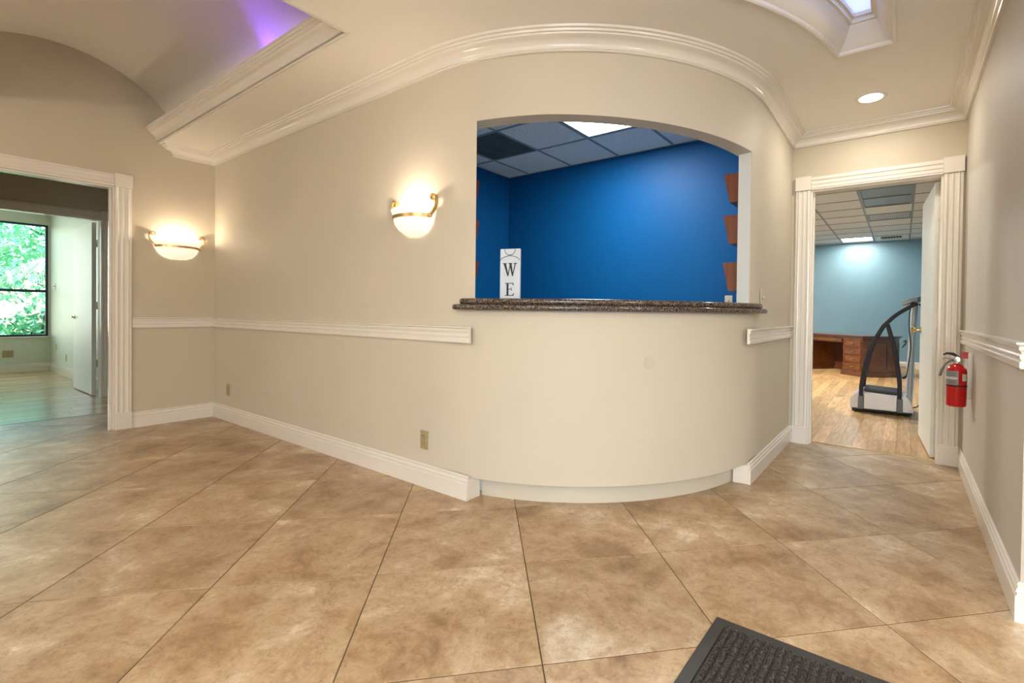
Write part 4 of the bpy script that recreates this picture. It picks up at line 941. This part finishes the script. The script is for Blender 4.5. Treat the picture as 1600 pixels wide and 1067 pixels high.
wallplate('wall_outlet', 'pale plate low on the side wall behind the open far office door', 'outlet', (-4.98, -.2645, .285), 0, ivory_m)

# ------------------------------------------------------------------ garden outside
g = tag(obj('garden_ground', bx(-22, -12, -.25, WF - .13, 10, -.2), lawn_m), 'pale garden ground outside the office window', 'ground', kind='structure')
def garden_tree(name, label, x, y, h, r, n, ls, m, seed, zc=None, flat=.75):
    rnd = random.Random(seed); t = thing(name, label, 'tree' if h > 2 else 'shrub', (x, y, -.2))
    bm = bmesh.new(); tube(bm, smooth_curve([(0, 0, 0), (.06, .05, h * .3), (-.04, .12, h * .6), (.02, .1, h * .9)], 4), [.07 - .0035 * i for i in range(13)], 7)
    for k in range(7):
        a = rnd.uniform(0, 2 * PI); z = h * rnd.uniform(.25, .8); e = Vector((math.cos(a) * r * .8, math.sin(a) * r * .8, z + r * .5)); tube(bm, [(0, .08, z), e * .5 + Vector((0, 0, z * .45)), e], [.03, .02, .008], 5)
    obj('trunk', bm, bark_m, t, smooth=True)
    bm = bmesh.new(); zc = zc or h * .62
    for k in range(n):
        d = Vector((rnd.gauss(0, 1), rnd.gauss(0, 1), rnd.gauss(0, 1))).normalized() * (rnd.random() ** .4)
        p = Vector((d.x * r, d.y * r, zc + d.z * h * .5 * flat + .0)); 
        if p.z < .05: continue
        M = Matrix.Translation(p) @ Matrix.Rotation(rnd.uniform(0, 2 * PI), 4, 'Z') @ Matrix.Rotation(rnd.uniform(-1.2, 1.2), 4, 'X') @ Matrix.Rotation(rnd.uniform(-.9, .9), 4, 'Y')
        s = ls * rnd.uniform(.6, 1.3); v = [bm.verts.new(M @ Vector(q)) for q in ((0, 0, 0), (s * .28, s * .35, s * .06), (0, s, -s * .06), (-s * .28, s * .35, s * .06))]
        bm.faces.new((v[0], v[1], v[2])); bm.faces.new((v[0], v[2], v[3]))
    f = obj('foliage', bm, m, t); f['kind'] = 'stuff'; return t
garden_tree('garden_tree', 'leafy green tree filling the left of the window view', -10.4, -1.2, 3.9, 1.3, 2300, .16, leaf_m, 1)
garden_tree('garden_tree', 'green tree growing farther behind the window', -14.5, 1.0, 4.8, 2.2, 3400, .20, leaf_m, 2)
garden_tree('garden_shrub', 'low broad leaved shrub below the window rail', -8.0, -.15, 1.35, .6, 1100, .13, leaf_m, 3, zc=.75)
pt = thing('garden_palm', 'pale feathery palm arching across the upper window', 'palm', (-8.7, .85, -.2))
obj('trunk', tube(bmesh.new(), [(0, 0, 0), (.03, .02, 1.2), (0, 0, 2.3)], [.13, .10, .09], 10), bark_m, pt, smooth=True)
rnd = random.Random(5)
for k in range(16):
    a = 2 * PI * k / 16 + rnd.uniform(-.15, .15); Lf = rnd.uniform(1.2, 1.6); up = rnd.uniform(.15, .75)
    dirv = Vector((math.cos(a), math.sin(a), 0)); sidev = Vector((-dirv.y, dirv.x, 0)); bm = bmesh.new(); P_ = []
    for i in range(13):
        t_ = i / 12; P_.append(Vector((0, 0, 2.3)) + dirv * (Lf * t_) + Vector((0, 0, up * t_ * 1.1 - 1.25 * t_ * t_)))
    tube(bm, P_, [.012 - .0008 * i for i in range(13)], 5)
    for i in range(1, 40):
        t_ = i / 40; q = t_ * 12; i0 = min(int(q), 11); p = P_[i0].lerp(P_[i0 + 1], q - i0); tan = (P_[i0 + 1] - P_[i0]).normalized()
        for s in (-1, 1):
            l = .48 * math.sin(PI * min(1, t_ * .92 + .10)) + .06; d = (sidev * s * .8 + tan * .7 + Vector((0, 0, -.35))).normalized(); w = tan * .0055
            tip = p + d * l + Vector((0, 0, -.22 * l)); md_ = p + d * l * .5
            v = [bm.verts.new(x) for x in (p - w, p + w, md_ + w, tip, md_ - w)]; bm.faces.new(v)
    f = obj('frond', bm, palm_m, pt)
